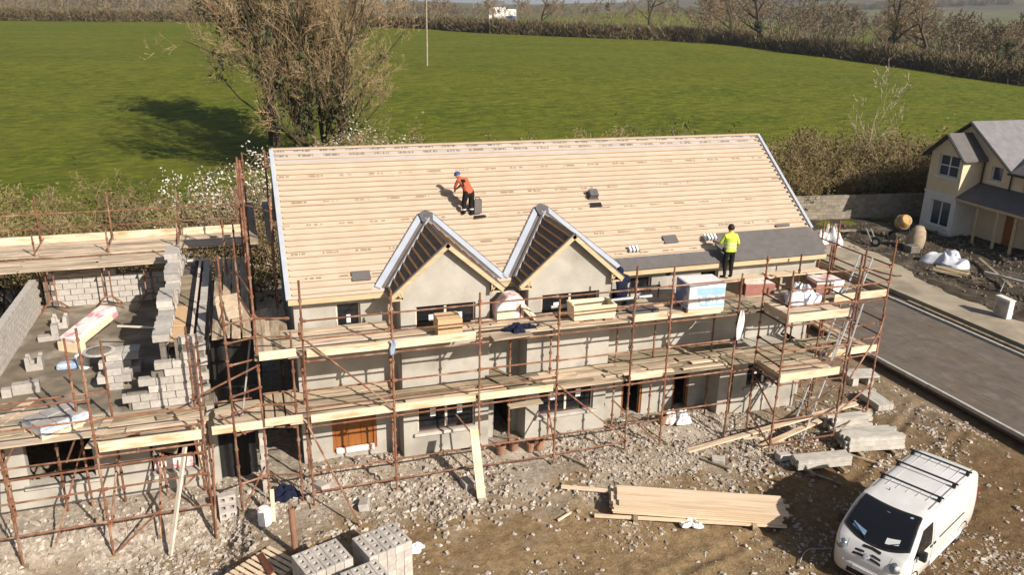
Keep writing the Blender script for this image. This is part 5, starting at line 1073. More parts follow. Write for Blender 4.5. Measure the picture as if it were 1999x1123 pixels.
# plasterer crouching by the right bay, back to the camera
FACE = Vector((-.2,1,-.35)); J = standing()
J.update(pelvis=(0,-.02,.50,(.17,.15)), waist=(0,.02,.66,(.165,.14)), chest=(-.01,.12,.88,(.18,.14)), neck=(-.03,.22,1.02,.06), skull=(-.03,.28,1.10,(.085,.098)), crown=(-.03,.29,1.17,(.07,.08)), shL=(-.2,.14,.94,.07), shR=(.19,.14,.94,.07), elL=(-.3,.26,.75,.05), wrL=(-.27,.44,.68,.034), paL=(-.26,.51,.68,.034), elR=(.27,.28,.74,.05), wrR=(.2,.46,.66,.034), paR=(.18,.53,.66,.034),
    hpL=(-.11,.0,.46,.11), hpR=(.11,.0,.46,.11), knL=(-.2,.34,.46,.07), knR=(.17,.34,.44,.07), anL=(-.16,.08,.09,.05), anR=(.14,.08,.09,.05), toL=(-.19,.26,.045,.045), toR=(.17,.26,.045,.045))
person((8.28,-.05,P2), R(-12), J, 'person in dark navy clothes crouching beside the right gabled bay', dict(torso='navy', sleeve='navy', fore='navy', hand='skin', head='skin', leg='navy', boot='boot'), [('hood', MB().lathe((-.03,.25,1.08), [(.10,-.08),(.115,0),(.10,.09),(.05,.135)], 14), 'navy')])
# ---------------------------------------------------------------- neighbouring finished house, wall and yard on the right
nh = thing('cream_house', (42, 17, 0), 'finished cream and white house with dark slate roof and blue-filmed windows', 'house')
def wall_x(mb, y0, y1, z0, z1, x0, x1, holes):
    ys = sorted({y0, y1, *[h[0] for h in holes], *[h[1] for h in holes]})
    for a, b_ in zip(ys[:-1], ys[1:]):
        z = z0
        for c0, c1 in sorted([(h[2], h[3]) for h in holes if h[0] <= a+1e-6 and h[1] >= b_-1e-6]):
            if c0 > z+1e-6: mb.box(x0, x1, a, b_, z, c0)
            z = max(z, c1)
        if z < z1-1e-6: mb.box(x0, x1, a, b_, z, z1)
FX = 39.3
w1, w2 = (17.18,18.7,.45,2.08), (17.14,18.7,3.6,4.95)
mb = MB(); wall_x(mb, 16.85, 19.35, -.4, 2.44, FX, FX+.3, [w1]); mb.box(FX+.3, 41, 16.85, 17.13, -.4, 2.44).box(FX+.3,46,19.05,19.35,-.4,2.44); mb.build('lower_wall', W['whiter'], nh)
mb = MB(); wall_x(mb, 16.85, 19.35, 2.56, 4.98, FX, FX+.3, [w2]); mb.prism([(FX,16.85,4.98),(FX,19.35,4.98),(FX,18.1,6.12)], (.3,0,0)); mb.box(FX+.3, 41, 16.85, 17.13, 2.56, 4.98).box(FX+.3,46,19.05,19.35,2.56,4.98); mb.build('upper_wall', W['cream'], nh)
MB().box(FX-.04,FX+.3,16.8,19.4,2.442,2.558).build('string_course', W['whiter'], nh); MB().box(FX-.03,FX+.0,16.83,19.37,-.4,.12).build('plinth', W['conc'], nh)
def xwin(y0, y1, z0, z1, x, nv=2, nh_=2):
    t_ = .07; f = MB().box(x+.1,x+.17,y0,y1,z0,z0+t_).box(x+.1,x+.17,y0,y1,z1-t_,z1).box(x+.1,x+.17,y0,y0+t_,z0+t_,z1-t_).box(x+.1,x+.17,y1-t_,y1,z0+t_,z1-t_).build('window', W['whiter'], nh)
    for i in range(1,nv): yy_ = y0+(y1-y0)*i/nv; MB().box(x+.098,x+.172,yy_-.04,yy_+.04,z0+t_,z1-t_).build('mullion', W['whiter'], f)
    if nh_ > 1:
        zz_ = z0+(z1-z0)*.5
        for i in range(nv): MB().box(x+.1,x+.17,y0+t_+(i > 0)*((y1-y0)/nv-.03),y0+(y1-y0)*(i+1)/nv-.041,zz_-.03,zz_+.03).build('glazing_bar', W['whiter'], f)
    for i in range(nv):
        for j in range(nh_): MB().box(x+.13,x+.14,y0+.05+(y1-y0-.1)*i/nv+.04,y0+.05+(y1-y0-.1)*(i+1)/nv-.04,z0+.05+(z1-z0-.1)*j/nh_+.03,z0+.05+(z1-z0-.1)*(j+1)/nh_-.03).build('pane', W['blueglass'], f)
    MB().box(x-.1,x+.099,y0-.1,y1+.1,z0-.1,z0-.003).build('sill', W['whiter'], f)
xwin(*w1, FX, 2, 1); xwin(*w2, FX)
MX = 40.9; w3 = (15.4,16.2,3.65,4.75)
mb = MB(); wall_x(mb, 14.8, 16.849, -.4, 4.5, MX, MX+.3, [w3, (13.9,14.6,0,2.1)]); mb.prism([(MX,14.8,4.5),(MX,16.849,4.5),(MX,18.05,6.75),(MX,18.04,6.8)], (.3,0,0)); mb.prism([(MX,16.849,4.5),(MX,19.3,5.9),(MX,18.05,6.8)], (.3,0,0)); mb.build('main_wall', W['cream'], nh)
xwin(*w3, MX, 1, 1)
MB().box(MX+.2, 50, 8, 14.8, -.4, 4.4).build('wing_wall', W['cream'], nh)
W['slateg'] = mat('weathered_slate_roof', (.21,.20,.20), (.16,.155,.16), 2, .7, .25, bump=.3, bscale=9)
def roofpl(pts, nm='roof', m_='slate', th=.1): return MB().prism(pts, (0,0,-th)).build(nm, W[m_], nh)
roofpl([(FX-.3,18.1,6.28),(FX-.3,16.55,4.82),(MX+1.2,16.55,4.82),(MX+1.2,18.1,6.28)]); roofpl([(FX-.3,18.1,6.281),(FX-.3,19.75,4.75),(MX+2,19.75,4.75),(MX+2,18.1,6.281)])
rg = roofpl([(MX-.3,18.05,6.98),(MX-.3,14.55,4.42),(50,14.55,4.42),(50,18.05,6.98)], m_='slateg'); roofpl([(MX-.3,18.05,6.981),(MX-.3,20.2,5.4),(50,20.2,5.4),(50,18.05,6.981)])
MB().box(43.2,43.5,16.0,16.25,5.55,5.75).build('roof_vent', W['black'], rg)
for a, b_ in (((FX-.32,18.1,6.2),(FX-.32,16.5,4.72)), ((FX-.32,18.1,6.2),(FX-.32,19.8,4.65)), ((MX-.32,18.05,6.9),(MX-.32,14.5,4.33))): MB().beam(a, b_, .06, .22, (1,0,0)).build('bargeboard', W['blackm'], nh)
roofpl([(MX-.5,14.5,4.43),(MX-.5,8,4.40),(46,8,7.4),(46,14.5,7.4)], 'wing_roof'); MB().box(MX-.62,MX-.5,8,14.6,4.28,4.42).build('gutter', W['blackm'], nh)
MB().tube((FX+1.5,16.7,4.7),(FX+1.5,16.7,2.9),.05,8).build('downpipe', W['blackm'], nh); MB().path([(MX-.1,14.7,4.3),(MX-.1,14.7,2.9)], .05, 8).build('downpipe', W['blackm'], nh)
pr = roofpl([(FX-.1,16.84,2.55),(FX-.1,8,2.40),(MX,8,3.25),(MX,16.84,3.4)], 'porch_roof'); MB().beam((FX-.12,16.84,2.42),(FX-.12,8,2.27),.05,.14).build('porch_fascia', W['fascia'], pr)
for y in (15.2,13.8,12.62,10.6): MB().box(FX-.02,FX+.1,y-.06,y+.06,-.3,2.3).build('porch_post', W['fascia'], nh)
MB().box(MX+.1,MX+.2,13.9,14.6,0,2.1).build('front_door', W['orange'], nh)
MB().lathe((MX-.04,17.0-.3,4.95), [(.1,0),(.1,.03)], 10, (1,0,0)).build('vent', W['galv'], nh)
# block boundary wall
bw = thing('block_wall', (36, 22.4, 0), 'grey concrete block boundary wall below the hedge on the right', 'wall')
MB().prism([(27,23.6,-.3),(46,21.1,-.3),(46,21.1,1.55),(27,23.6,1.45)], (.03,.2,0)).build('core', W['mortar'], bw)
b2 = MB().box(-.218,.218,-.01,.24,0,.208).mesh('wall_block'); b2.materials.append(mat('weathered_shaded_wall_block', (.33,.285,.225), (.23,.195,.15), 3, .95, .1, rand=.3))  # weathered brown block colour, darkened further to stand for the hedge's shadows
dwx = Vector((19,-2.5,0)).normalized(); aw = math.atan2(-2.5,19)
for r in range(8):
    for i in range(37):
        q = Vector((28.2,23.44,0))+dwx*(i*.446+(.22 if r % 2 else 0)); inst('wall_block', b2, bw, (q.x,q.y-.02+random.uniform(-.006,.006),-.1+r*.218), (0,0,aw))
# cement mixer
t = lthing('cement_mixer', (35.6,17.0,0), 'yellow-drummed cement mixer standing in front of the block wall', 'cement mixer', R(-40))
MB().lathe((0,0,1.15), [(.20,-.52),(.42,-.26),(.46,-.02),(.46,.05),(.34,.38),(.30,.43),(.25,.38)], 18, (.45,-.6,.55)).build('drum', W['yellow'], t, smooth=True); MB().lathe((.0,.0,1.15), [(.465,-.03),(.485,.0),(.465,.05)], 18, (.45,-.6,.55)).build('drum_band', W['leadbag'], t)
MB().box(-.5,.5,-.06,.06,.45,.55).build('frame', W['blackm'], t)
for x in (-.5,.5): MB().tube((x,0,.0),(x*.7,0,1.1),.04,6).build('leg', W['blackm'], t); 
for y in (-.42,.42): MB().lathe((-.45,y,.22), [(.22,0),(.22,.1)], 14, (0,1,0)).build('wheel', W['black'], t)
MB().tube((-.45,-.42,.22),(-.45,.42,.22),.03,6).build('axle', W['blackm'], t)
o = MB().lathe((0,0,0), [(.36,0),(.50,.25),(.50,.75),(.38,1.2),(.22,1.42)], 12).build('sand_bag', mat('tan_woven_bag', (.40,.31,.22), (.30,.23,.16), 5, .9, .1, bump=.6, bscale=9), smooth=True); o.location = (34.9,15.2,.0); o.rotation_euler = (.1,.06,0); tag(o, 'tall tan woven sack standing right of the cement mixer', 'sack')
o = MB().box(-.35,.35,-.3,.3,0,.45).build('mixing_tub', W['mortar'], bevel=.05); o.location = (34.2,14.6,0); tag(o, 'dark tub on the mud below the tan sack', 'tub')
o = lump(.95,1.1,.5,91,28,14).build('white_sheeting', W['sheet'], smooth=True); o.location = (34.3,12.2,.05); tag(o, 'heap of white plastic sheeting on the mud before the porch', 'plastic sheet')
t = lthing('timber_offcuts', (33.0,10.7,.05), 'pale yellow timber offcuts stacked below the white sheeting', 'timber', R(-62))
for i in range(7): MB().obox((random.uniform(-.2,.2),-.5+i*.16,.1+.05*(i % 3)), (.8,random.uniform(-.1,.1),0), (0,.06,0), (0,0,.03)).build('offcut', W['fascia'], t)
t = lthing('bulk_bag', (30.6,17.3,0), 'white bulk bag of rubble slumped behind the right scaffold', 'bag'); lump(.85,.65,.75,93,24,12).build('bag', W['cloth'], t, smooth=True); lump(.55,.4,.9,95,18,9).build('contents', W['stone'], t)
t = lthing('wheelbarrow_frame', (33.0,16.2,0), 'small two-wheeled metal cart left of the cement mixer', 'cart', R(20)); MB().lathe((0,0,.3), [(.3,-.06),(.32,0),(.3,.06)], 16, (1,.3,0)).build('tyre', W['black'], t); MB().lathe((0,0,.3), [(.14,-.07),(.14,.07)], 12, (1,.3,0)).build('hub', W['galv'], t); MB().beam((0,0,.35),(1.0,.9,.75),.06,.06).beam((-.3,.1,.35),(.8,1.1,.75),.06,.06).build('shaft', W['galv'], t)
t = lthing('sawhorse', (33.6,6.9,.05), 'grey metal sawhorse carrying a long beam on the muddy garden', 'sawhorse', R(-75))
for x in (-.8,.8):
    for y in (-.35,.35): MB().tube((x,y,0),(x,y*.2,.62),.03,6).build('leg', W['galv'], t)
MB().beam((-1.9,0,.66),(2.2,0,.66),.14,.12).build('beam', W['conc'], t); MB().beam((-.9,.1,.95),(.6,-.3,1.0),.06,.06).build('rail', W['galv'], t)
t = lthing('utility_cabinet', (29.95,4.75,.10), 'pale utility cabinet with yellow warning patch on the footpath', 'cabinet', R(-8))
MB().box(-.14,.14,-.42,.42,0,.85).build('cabinet', W['whiter'], t, bevel=.02); MB().box(-.155,-.142,-.36,.36,.06,.79).build('door', W['conc'], t); MB().prism([(-.165,.12,.3),(-.165,.34,.3),(-.165,.23,.5)], (.009,0,0)).build('warning_patch', W['yellow'], t); MB().box(-.16,.16,-.44,.44,.852,.9).build('lid', W['whiter'], t)
for a, b_, lab in (((31.2,19.3,.3),(33.6,18.6,.35),'pale plank lying across rubble below the block wall'), ((36.2,11.8,.3),(33.6,7.5,.3),'long grey kerb timber lying along the muddy garden'), ((27.3,7.6,.1),(27.25,1.2,.1),'long wooden batten lying along the open service trench')): plankobj(a, b_, .16, .1, lab, 'oldboard')
o = MB().path([(27.5,3.6,-.02),(27.55,2.2,.0),(27.6,.9,.0)], .06, 7).build('green_duct', mat('green_duct_plastic', (.03,.14,.12), (.02,.1,.09), 5, .5)); tag(o, 'dark green service duct lying in the roadside trench', 'duct')
o = MB().path([(29.1,12.6,.12),(29.3,11.6,.12),(29.6,10.9,.12),(29.9,10.8,.14)], .05, 6).build('steel_offcut', W['rustdark']); tag(o, 'bent dark steel tube lying on the footpath behind the tower', 'tube')
# ---------------------------------------------------------------- vegetation
W['twig'] = mat('bare_brown_twigs', (.36,.26,.145), (.23,.165,.09), 1.2, .9, .1, rand=.3)
W['twigo'] = mat('ochre_budding_twigs', (.44,.33,.165), (.29,.21,.10), 1.0, .9, .1, rand=.25)
W['twigm'] = mat('mixed_red_and_ochre_twigs', (.38,.275,.15), (.18,.12,.07), .8, .9, .1)
W['bark'] = mat('grey_brown_bark', (.10,.075,.05), (.06,.045,.03), 5, .95, .1, rand=.2)
W['palebark'] = mat('pale_birch_bark', (.40,.33,.25), (.28,.22,.16), 5, .9, .1)
W['ivy'] = mat('dark_ivy_leaves', (.035,.045,.015), (.055,.065,.022), 2.5, .6, .3)
W['bud'] = mat('olive_buds_and_leaves', (.20,.175,.06), (.12,.115,.04), 1.5, .85, .15, rand=.25)
W['blossom'] = mat('white_blackthorn_blossom', (.66,.62,.55), (.48,.44,.37), 3, .8, .2)
W['far'] = mat('distant_bare_wood', (.30,.225,.145), (.20,.155,.10), .25, .9, .1, rand=.3)
W['hedge'] = mat('far_hedge_twigs', (.20,.15,.085), (.11,.09,.05), .6, .9, .1)
class Plant:
    def __init__(s, seed): s.r = random.Random(seed); s.low = .28; s.seg = []; s.tips = []
    def branch(s, p, d, L_, r, lev, kids, spread, up):
        R_ = s.r; n = 3 if lev else 5; pts = [p]; dd = d.copy()
        for i in range(n):
            dd = (dd+Vector((R_.gauss(0,.16), R_.gauss(0,.16), R_.gauss(0,.10)+up*.08))).normalized(); pts.append(pts[-1]+dd*(L_/n))
        for i in range(n): s.seg.append((pts[i], pts[i+1], r*(1-.75*i/n), r*(1-.75*(i+1)/n), lev))
        if lev >= len(kids): s.tips.append(pts[-1]); s.tips.append(pts[-2]); return
        for k in range(kids[lev]):
            t = (s.low if lev == 0 else .18)+(.80 if lev == 0 else .82)*(k+R_.random())/kids[lev]; t = min(t, .999); i = int(t*n); q = pts[i].lerp(pts[i+1], t*n-i)
            ax = (pts[i+1]-pts[i]).normalized(); o = ax.orthogonal().normalized(); o.rotate(__import__('mathutils').Quaternion(ax, R_.random()*6.283))
            nd = (ax*(1-spread*.75)+o*spread+Vector((0,0,up*.3))).normalized()
            s.branch(q, nd, L_*R_.uniform(.38,.62)*(1.12-.45*t), max(r*.45*(1.1-.5*t), .008), lev+1, kids, spread, up)
    def arrays(s, wmin=.02, tube_r=.035):
        V_, F_, M_ = [], [], []
        for p, q, r0, r1, lev in s.seg:
            d = q-p
            if d.length < 1e-5: continue
            a = d.orthogonal().normalized(); b_ = d.normalized().cross(a); n0 = len(V_)
            if r0 > tube_r:
                for c, rr in ((p,r0),(q,max(r1,.01))):
                    for k in range(5): an = k*1.2566; V_.append(c+(a*math.cos(an)+b_*math.sin(an))*rr)
                for k in range(5): F_.append((n0+k, n0+(k+1) % 5, n0+5+(k+1) % 5, n0+5+k)); M_.append(0)
            else:
                an = s.r.random()*3.14; w = (a*math.cos(an)+b_*math.sin(an))*max(r0, wmin)*.5; w2 = w*.6
                V_ += [p-w, p+w, q+w2, q-w2]; F_.append((n0,n0+1,n0+2,n0+3)); M_.append(1)
        return np.array([tuple(v) for v in V_]), np.array([f if len(f) == 4 else f for f in F_]), np.array(M_)
    def leaves(s, n, size, jit, lo=0, hi=99, trunk=False, sq=1.0):
        R_ = s.r; V_, F_ = [], []; src = [x for x in s.tips if lo <= x.z <= hi]
        if trunk: src = [sg[0].lerp(sg[1], R_.random()) for sg in s.seg if sg[4] <= trunk and sg[2] > .04 and lo <= sg[0].z <= hi]
        if not src: return np.zeros((0,3)), np.zeros((0,4), int)
        for i in range(n):
            c = R_.choice(src)+Vector((R_.gauss(0,jit), R_.gauss(0,jit), R_.gauss(0,jit)*sq)); k = size*R_.uniform(.6,1.3)
            a = Vector((R_.gauss(0,1),R_.gauss(0,1),R_.gauss(0,1))).normalized(); b_ = a.orthogonal().normalized(); n0 = len(V_)
            V_ += [c-a*k-b_*k*.6, c+a*k-b_*k*.6, c+a*k+b_*k*.6, c-a*k+b_*k*.6]; F_.append((n0,n0+1,n0+2,n0+3))
        return np.array([tuple(v) for v in V_]), np.array(F_)
def npmesh(name, v, f, m_):
    me = bpy.data.meshes.new(name); me.from_pydata(v.tolist(), [], f.tolist()); me.materials.append(m_); return me
def split(P, wmin, tr, tm, cm, extra=()):
    v, f, m_ = P.arrays(wmin, tr); out = []
    for k, nm, mt in ((0,'trunk',tm),(1,'crown',cm)):
        ff = f[m_ == k]
        if len(ff): u, inv = np.unique(ff, return_inverse=True); out.append((nm, npmesh(nm, v[u], inv.reshape(-1,4), W[mt])))
    for nm, (lv, lf), mt in extra:
        if len(lf): out.append((nm, npmesh(nm, lv, lf, W[mt])))
    return out
def plantkind(seed, kind):
    P = Plant(seed); R_ = P.r
    if kind == 'bare':
        P.branch(Vector((0,0,0)), Vector((0,0,1)), 9, .28, 0, (9,8,6,5), .75, .5); return split(P, .05, .05, 'bark', 'twig')
    if kind == 'ivytree':
        P.branch(Vector((0,0,0)), Vector((.03,0,1)), 10, .4, 0, (10,8,6,5), .72, .55); return split(P, .045, .05, 'bark', 'twig', [('ivy', P.leaves(5200,.13,.34,.4,10.0,2), 'ivy')])
    if kind == 'ivyfar':
        P.branch(Vector((0,0,0)), Vector((.03,0,1)), 10, .4, 0, (10,8,6,5), .72, .55); return split(P, .05, .05, 'bark', 'twig', [('ivy', P.leaves(1100,.13,.22,.2,5.0,.5), 'ivy')])
    if kind == 'big':
        P.low = .08
        for i in range(6): a = i*1.05; P.branch(Vector((math.cos(a)*.6,math.sin(a)*.6,0)), Vector((math.cos(a)*.34,math.sin(a)*.34,1)).normalized(), R_.uniform(8,11.5), .17, 0, (13,8,6,4), .6, .6)
        return split(P, .022, .03, 'bark', 'twigm', [('ivy', P.leaves(2600,.10,.3,.3,6.5,1), 'ivy'), ('buds', P.leaves(2200,.04,.16,2,14), 'bud')])
    if kind == 'shrub':
        for i in range(9): a = R_.random()*6.28; k = R_.uniform(.1,.55); P.branch(Vector((math.cos(a)*k,math.sin(a)*k,0)), Vector((math.cos(a)*.5,math.sin(a)*.5,1)).normalized(), R_.uniform(2.2,3.6), .045, 0, (10,7,4), .7, .35)
        return split(P, .022, .03, 'bark', 'twigo' if seed % 2 else 'twig', [('leaves', P.leaves(1300,.055,.2,.3,9), 'bud'), ('undergrowth', P.leaves(160,.07,.25,.0,1.2), 'ivy')])
    if kind == 'blossom':
        for i in range(8): a = R_.random()*6.28; k = R_.uniform(.1,.5); P.branch(Vector((math.cos(a)*k,math.sin(a)*k,0)), Vector((math.cos(a)*.5,math.sin(a)*.5,1)).normalized(), R_.uniform(2.2,3.4), .045, 0, (8,6,4), .75, .3)
        return split(P, .02, .03, 'bark', 'twig', [('blossom', P.leaves(3000,.03,.12,1.0,9), 'blossom'), ('leaves', P.leaves(300,.06,.2,.2,3), 'ivy')])
    if kind == 'birch':
        P.branch(Vector((0,0,0)), Vector((.05,0,1)), 6.5, .09, 0, (8,6,4), .6, .7); return split(P, .03, .02, 'palebark', 'palebark')
KIND = {}
def plant(name, kind, seed, loc, sc, rz, lab, cat, group=None, sz=None):
    if (kind, seed) not in KIND: KIND[kind, seed] = plantkind(seed, kind)
    t = lthing(name, loc, lab, cat, rz, group); t.scale = (sc, sc, sz or sc)
    for nm, me in KIND[kind, seed]:
        o = bpy.data.objects.new(nm, me); COL.objects.link(o); o.parent = t
    return t
def T(x, y, dz=0): return (x, y, float(terr(x, y))+dz)
plant('bare_tree', 'big', 3, T(3.7,41), 1.22, .3, 'large many-stemmed bare tree rising behind the left end of the roof', 'tree', sz=1.6)
plant('ivy_tree', 'ivytree', 4, T(.6,52), 1.45, 1.0, 'dark ivy-clad bare tree left of the large many-stemmed tree', 'tree')
plant('birch_sapling', 'birch', 6, T(40.2,26.5), 1.0, .4, 'slim pale-barked sapling in the hedge left of the cream house', 'tree', sz=1.15)
rs = random.Random(11)
def thicket(pts, lab, grp, s0, s1, seeds=(1,2,3,4)):
    for x, y in pts: plant('hedge_shrub', 'shrub', rs.choice(seeds), T(x, y, -.1), rs.uniform(s0,s1), rs.uniform(0,6.28), lab, 'shrub', grp)
thicket([(-19+i*1.55+rs.uniform(-.4,.4), 16.6+rs.uniform(-.9,1.2)+.16*i) for i in range(13)], 'leafless olive-brown shrub in the thicket behind the left rear scaffold', 'shrubs behind the half-built house', .9, 1.3)
thicket([(-16+i*4.2, 20.5+rs.uniform(-.6,.8)) for i in range(4)], 'leafless brown shrub at the field edge behind the left thicket', 'back row of shrubs on the left', .9, 1.2)
thicket([(2+i*1.75+rs.uniform(-.4,.4), 27+rs.uniform(-1,1)) for i in range(15)], 'brown shrub tip showing just above the ridge of the battened roof', 'shrubs behind the roof', 1.15, 1.5)
thicket([(27.5+i*1.35+rs.uniform(-.5,.5), 25.6-.1*i+rs.uniform(-.5,1.0)) for i in range(16)], 'tangled brown shrub growing above the block wall on the right', 'shrubs over the block wall', .95, 1.3)
thicket([(29+i*2.2+rs.uniform(-.5,.5), 29+rs.uniform(-1,1)) for i in range(10)], 'olive-brown shrub at the field edge behind the block wall', 'back row of shrubs on the right', .9, 1.2)
thicket([(46+i*1.8, 27+rs.uniform(-1,1)) for i in range(5)], 'brown shrub behind the roof of the cream house', 'shrubs behind the cream house', .9, 1.2)
for i, (x, y, s_, lab) in enumerate(((5.9,29,1.5,'white blossoming blackthorn right of the bare tree just above the ridge'), (4.4,29.5,1.35,'white blossoming blackthorn at the foot of the large bare tree'), (3.0,28.6,1.25,'low white blossom at the left roof corner behind the ridge'), (-3.2,17.6,1.45,'white blossoming blackthorn behind the alley scaffold'), (-4.9,17.0,1.05,'white blossoming blackthorn left of the alley behind the rear deck'), (-1.9,20,1.6,'tall white blossoming blackthorn beside the left gable verge'), (-6.4,16.4,.8,'low white blossom over the rear deck of the half-built house'))):
    plant('blackthorn', 'blossom', 20+i % 2, T(x, y, -.1), s_, i*1.3, lab, 'shrub')
# far hedge: one tangled mass along the field edge
def merged(name, m_, base, tf, lab, cat, kind='stuff'):
    V_, F_, n0 = [], [], 0
    for (x, y, z, s_, sz_, a) in tf:
        v, f = base[rs.randrange(len(base))]; c, s2 = math.cos(a), math.sin(a)
        V_.append(np.stack([(v[:,0]*c-v[:,1]*s2)*s_+x, (v[:,0]*s2+v[:,1]*c)*s_+y, v[:,2]*sz_+z], 1)); F_.append(f+n0); n0 += len(v)
    o = bpy.data.objects.new(name, npmesh(name, np.concatenate(V_), np.concatenate(F_), W[m_])); COL.objects.link(o); return tag(o, lab, cat, kind=kind)
def clump(seed, n=420, w=1.6, h=3.2):
    r = np.random.default_rng(seed); b0 = np.stack([r.normal(0,w*.5,n), r.normal(0,w*.5,n), r.random(n)**.8*h*.75], 1); d = np.stack([r.normal(0,.4,n), r.normal(0,.4,n), .35+r.random(n)*.5], 1)*(.5+r.random(n))[:,None]
    e = b0+d; w_ = np.stack([r.normal(0,1,n),r.normal(0,1,n),r.normal(0,.5,n)],1); w_ = w_/np.linalg.norm(w_,axis=1)[:,None]*(.03+.05*r.random(n))[:,None]
    v = np.stack([b0-w_,b0+w_,e+w_*.5,e-w_*.5],1).reshape(-1,3); return v, np.arange(4*n).reshape(-1,4)
CL = [clump(i) for i in range(6)]
HP = [(-160,262),(-66,259),(-39,258.5),(-7,268),(43,235),(67,190),(87,168),(111,160),(114,142),(117,127),(119.5,116),(119.3,102),(119,90),(121,82),(128,60)]
hp = []
for (a0,a1),(b0,b1) in zip(HP[:-1],HP[1:]):
    L_ = math.hypot(b0-a0,b1-a1)
    for i in range(int(L_/1.1)):
        for w_ in (0,1): u = (i+rs.random())/max(1,int(L_/1.1)); x, y = a0+(b0-a0)*u+rs.gauss(0,.7), a1+(b1-a1)*u+rs.gauss(0,.7); hp.append((x,y,float(terr(x,y))-.3,1.0+rs.random()*.6,rs.uniform(.75,1.45),rs.random()*6.28))
merged('far_hedge', 'hedge', CL, hp, 'long dark leafless hedge along the far edge of the green field', 'hedge')
P_ = Plant(50); P_.branch(Vector((0,0,0)), Vector((0,0,1)), 7, .22, 0, (8,6,5), .8, .45); v_, f_, _m = P_.arrays(.16, .12); TB = [(v_, f_)]
P_ = Plant(51); P_.branch(Vector((0,0,0)), Vector((0,0,1)), 7, .22, 0, (8,6,5), .7, .6); v_, f_, _m = P_.arrays(.16, .12); TB.append((v_, f_))
fw_ = []
def st(s, t): return CX+s*SY+t*CYW, CY+s*CYW-t*SY
for i in range(190):                 # wood beyond the right-hand hedge
    s = rs.uniform(225,430); t = s*rs.uniform(.22,.78); x, y = st(s,t); k = rs.uniform(1.0,1.7); fw_.append((x,y,float(terr(x,y))-.5,k,k*rs.uniform(.9,1.3),rs.random()*6.28))
for i in range(110):
    s = rs.uniform(172,225); t = s*rs.uniform(.52,.78); x, y = st(s,t); k = rs.uniform(.8,1.3); fw_.append((x,y,float(terr(x,y))-.5,k,k,rs.random()*6.28))
merged('far_wood', 'far', TB, fw_, 'brown leafless wood filling the valley beyond the field on the right', 'wood')
fl_ = []
for i in range(240):
    s = rs.uniform(285,560); t = s*rs.uniform(-.75,.22); x, y = st(s,t); k = rs.uniform(.8,1.4); fl_.append((x,y,float(terr(x,y))-.5,k,k,rs.random()*6.28))
merged('distant_trees', 'far', TB, fl_, 'distant bare trees and hedges beyond the far hedge', 'trees')
hl_ = []
for s0, t0, t1, nn in ((900,-500,-60,70),(1000,150,420,60),(1250,260,760,90),(1500,380,980,90),(1800,520,1250,90)):
    for i in range(nn): t = t0+(t1-t0)*i/nn+rs.uniform(-4,4); x, y = st(s0+rs.uniform(-14,14)+.12*(t-t0), t); k = rs.uniform(3,5.5); hl_.append((x,y,float(terr(x,y))-1,k,k*.8,rs.random()*6.28))
merged('hill_hedgerows', 'hedge', CL, hl_, 'dark hedgerows crossing the hazy hills on the skyline', 'hedge')
# single trees in and just behind the far hedge
for i, (x, y, k, s_, lab) in enumerate(((114,146,'ivyfar',1.5,'ivy-clad bare tree with dark trunk in the far hedge right of centre'), (124,117,'ivyfar',1.5,'dark-trunked bare tree in the far hedge second from the right edge'), (128,110,'bare',1.6,'spreading bare tree just right of the dark-trunked hedge tree'), (100,176,'bare',1.6,'wide bare tree standing behind the far hedge above the roof ridge end'), (78,196,'bare',1.3,'rounded bare tree in the far hedge above the right half of the ridge'), (126,92,'ivytree',.65,'squat dark evergreen-looking tree near the right end of the hedge'), (58,225,'bare',.6,'small bare tree in the hedge right of the field pole'), (112,155,'bare',1.5,'bare tree left of the ivy-clad hedge tree'), (-70,262,'bare',.75,'bare tree at the far left end of the hedge'))):
    plant('hedgerow_tree', k, 30+i % 3 if k == 'bare' else (4 if k == 'ivytree' else 5+i), T(x, y, -.3), s_, i*1.1, lab, 'tree')
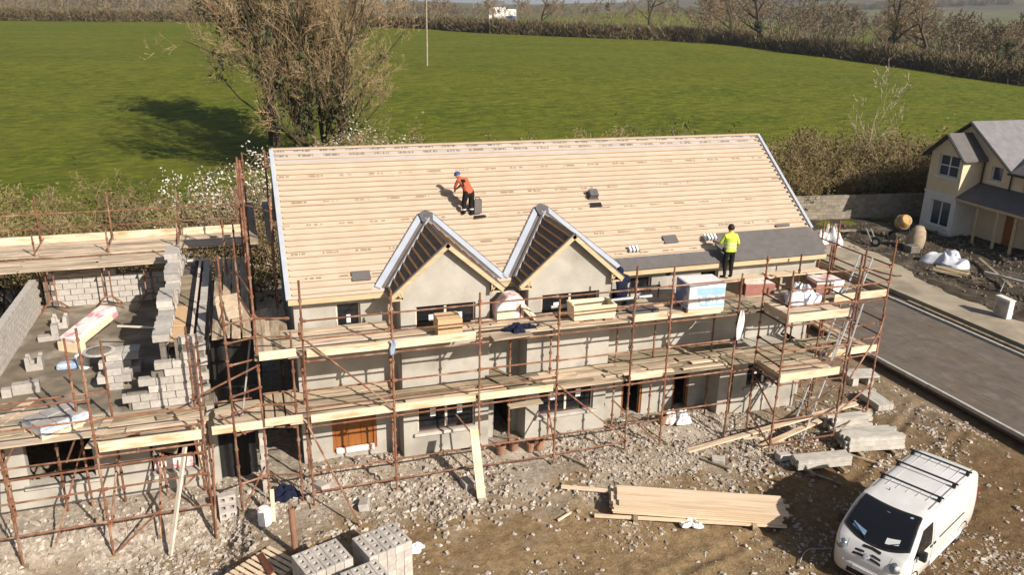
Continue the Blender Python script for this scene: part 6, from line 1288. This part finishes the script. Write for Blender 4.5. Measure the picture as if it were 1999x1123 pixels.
# field poles, white house
for x, y, h, lab in ((24.7,99.9,10.5,'tall slim wooden pole standing in the green field'), (88,300,10,'distant slim pole beyond the far hedge')):
    t = thing('field_pole', T(x,y,-.2), lab, 'pole'); z = float(terr(x,y)); MB().tube((x,y,z-.2),(x,y,z+h),.13,8,.09).build('pole', W['palebark'], t); MB().box(x-.7,x+.7,y-.06,y+.06,z+h-.7,z+h-.6).build('crossarm', W['palebark'], t); MB().tube((x,y,z+2.6),(x,y,z+3.1),.15,8).build('band', W['palebark'], t)
hx, hy = st(440,-8); hz_ = float(terr(hx,hy)); t = thing('white_farmhouse', (hx,hy,hz_), 'small white farmhouse with blue shopfront panel far beyond the hedge', 'house')
MB().box(hx-7,hx+2,hy,hy+7,hz_-1,hz_+7).box(hx+2,hx+8,hy+.5,hy+6,hz_-1,hz_+6).build('wall', W['whiter'], t); MB().prism([(hx-7.3,hy-.3,hz_+7.002),(hx-7.3,hy+7.3,hz_+7.002),(hx-7.3,hy+3.5,hz_+10)], (9.6,0,0)).build('roof', W['slate'], t)
MB().box(hx+2.2,hx+7.8,hy+.4,hy+.495,hz_+.2,hz_+2.6).build('panel', W['cap'], t)
for dx in (-5.5,-2.5): MB().box(hx+dx,hx+dx+1.2,hy-.05,hy-.005,hz_+4,hz_+5.6).build('window', W['glass'], t)
o = MB().box(-22,22,0,.4,0,1.6).build('stone_wall', W['stone']); o.location = (*st(420,-75), float(terr(*st(420,-75)))); o.rotation_euler = (0,0,R(-15)); tag(o, 'long pale stone wall far beyond the hedge behind the field pole', 'wall')

# ---------------------------------------------------------------- air
hm = bpy.data.materials.new('thin_haze'); hm.use_nodes = True; hn = hm.node_tree; hn.nodes.clear()
ho = hn.nodes.new('ShaderNodeOutputMaterial'); pv = hn.nodes.new('ShaderNodeVolumePrincipled'); pv.inputs['Color'].default_value = (.86,.91,1,1); pv.inputs['Density'].default_value = .00016; pv.inputs['Anisotropy'].default_value = .2
hn.links.new(pv.outputs[0], ho.inputs['Volume'])
hz = MB().box(-8500,8500,-8500,8500,-30,190).build('haze', hm); tag(hz, 'thin pale air haze softening the far hills', 'haze', kind='stuff')
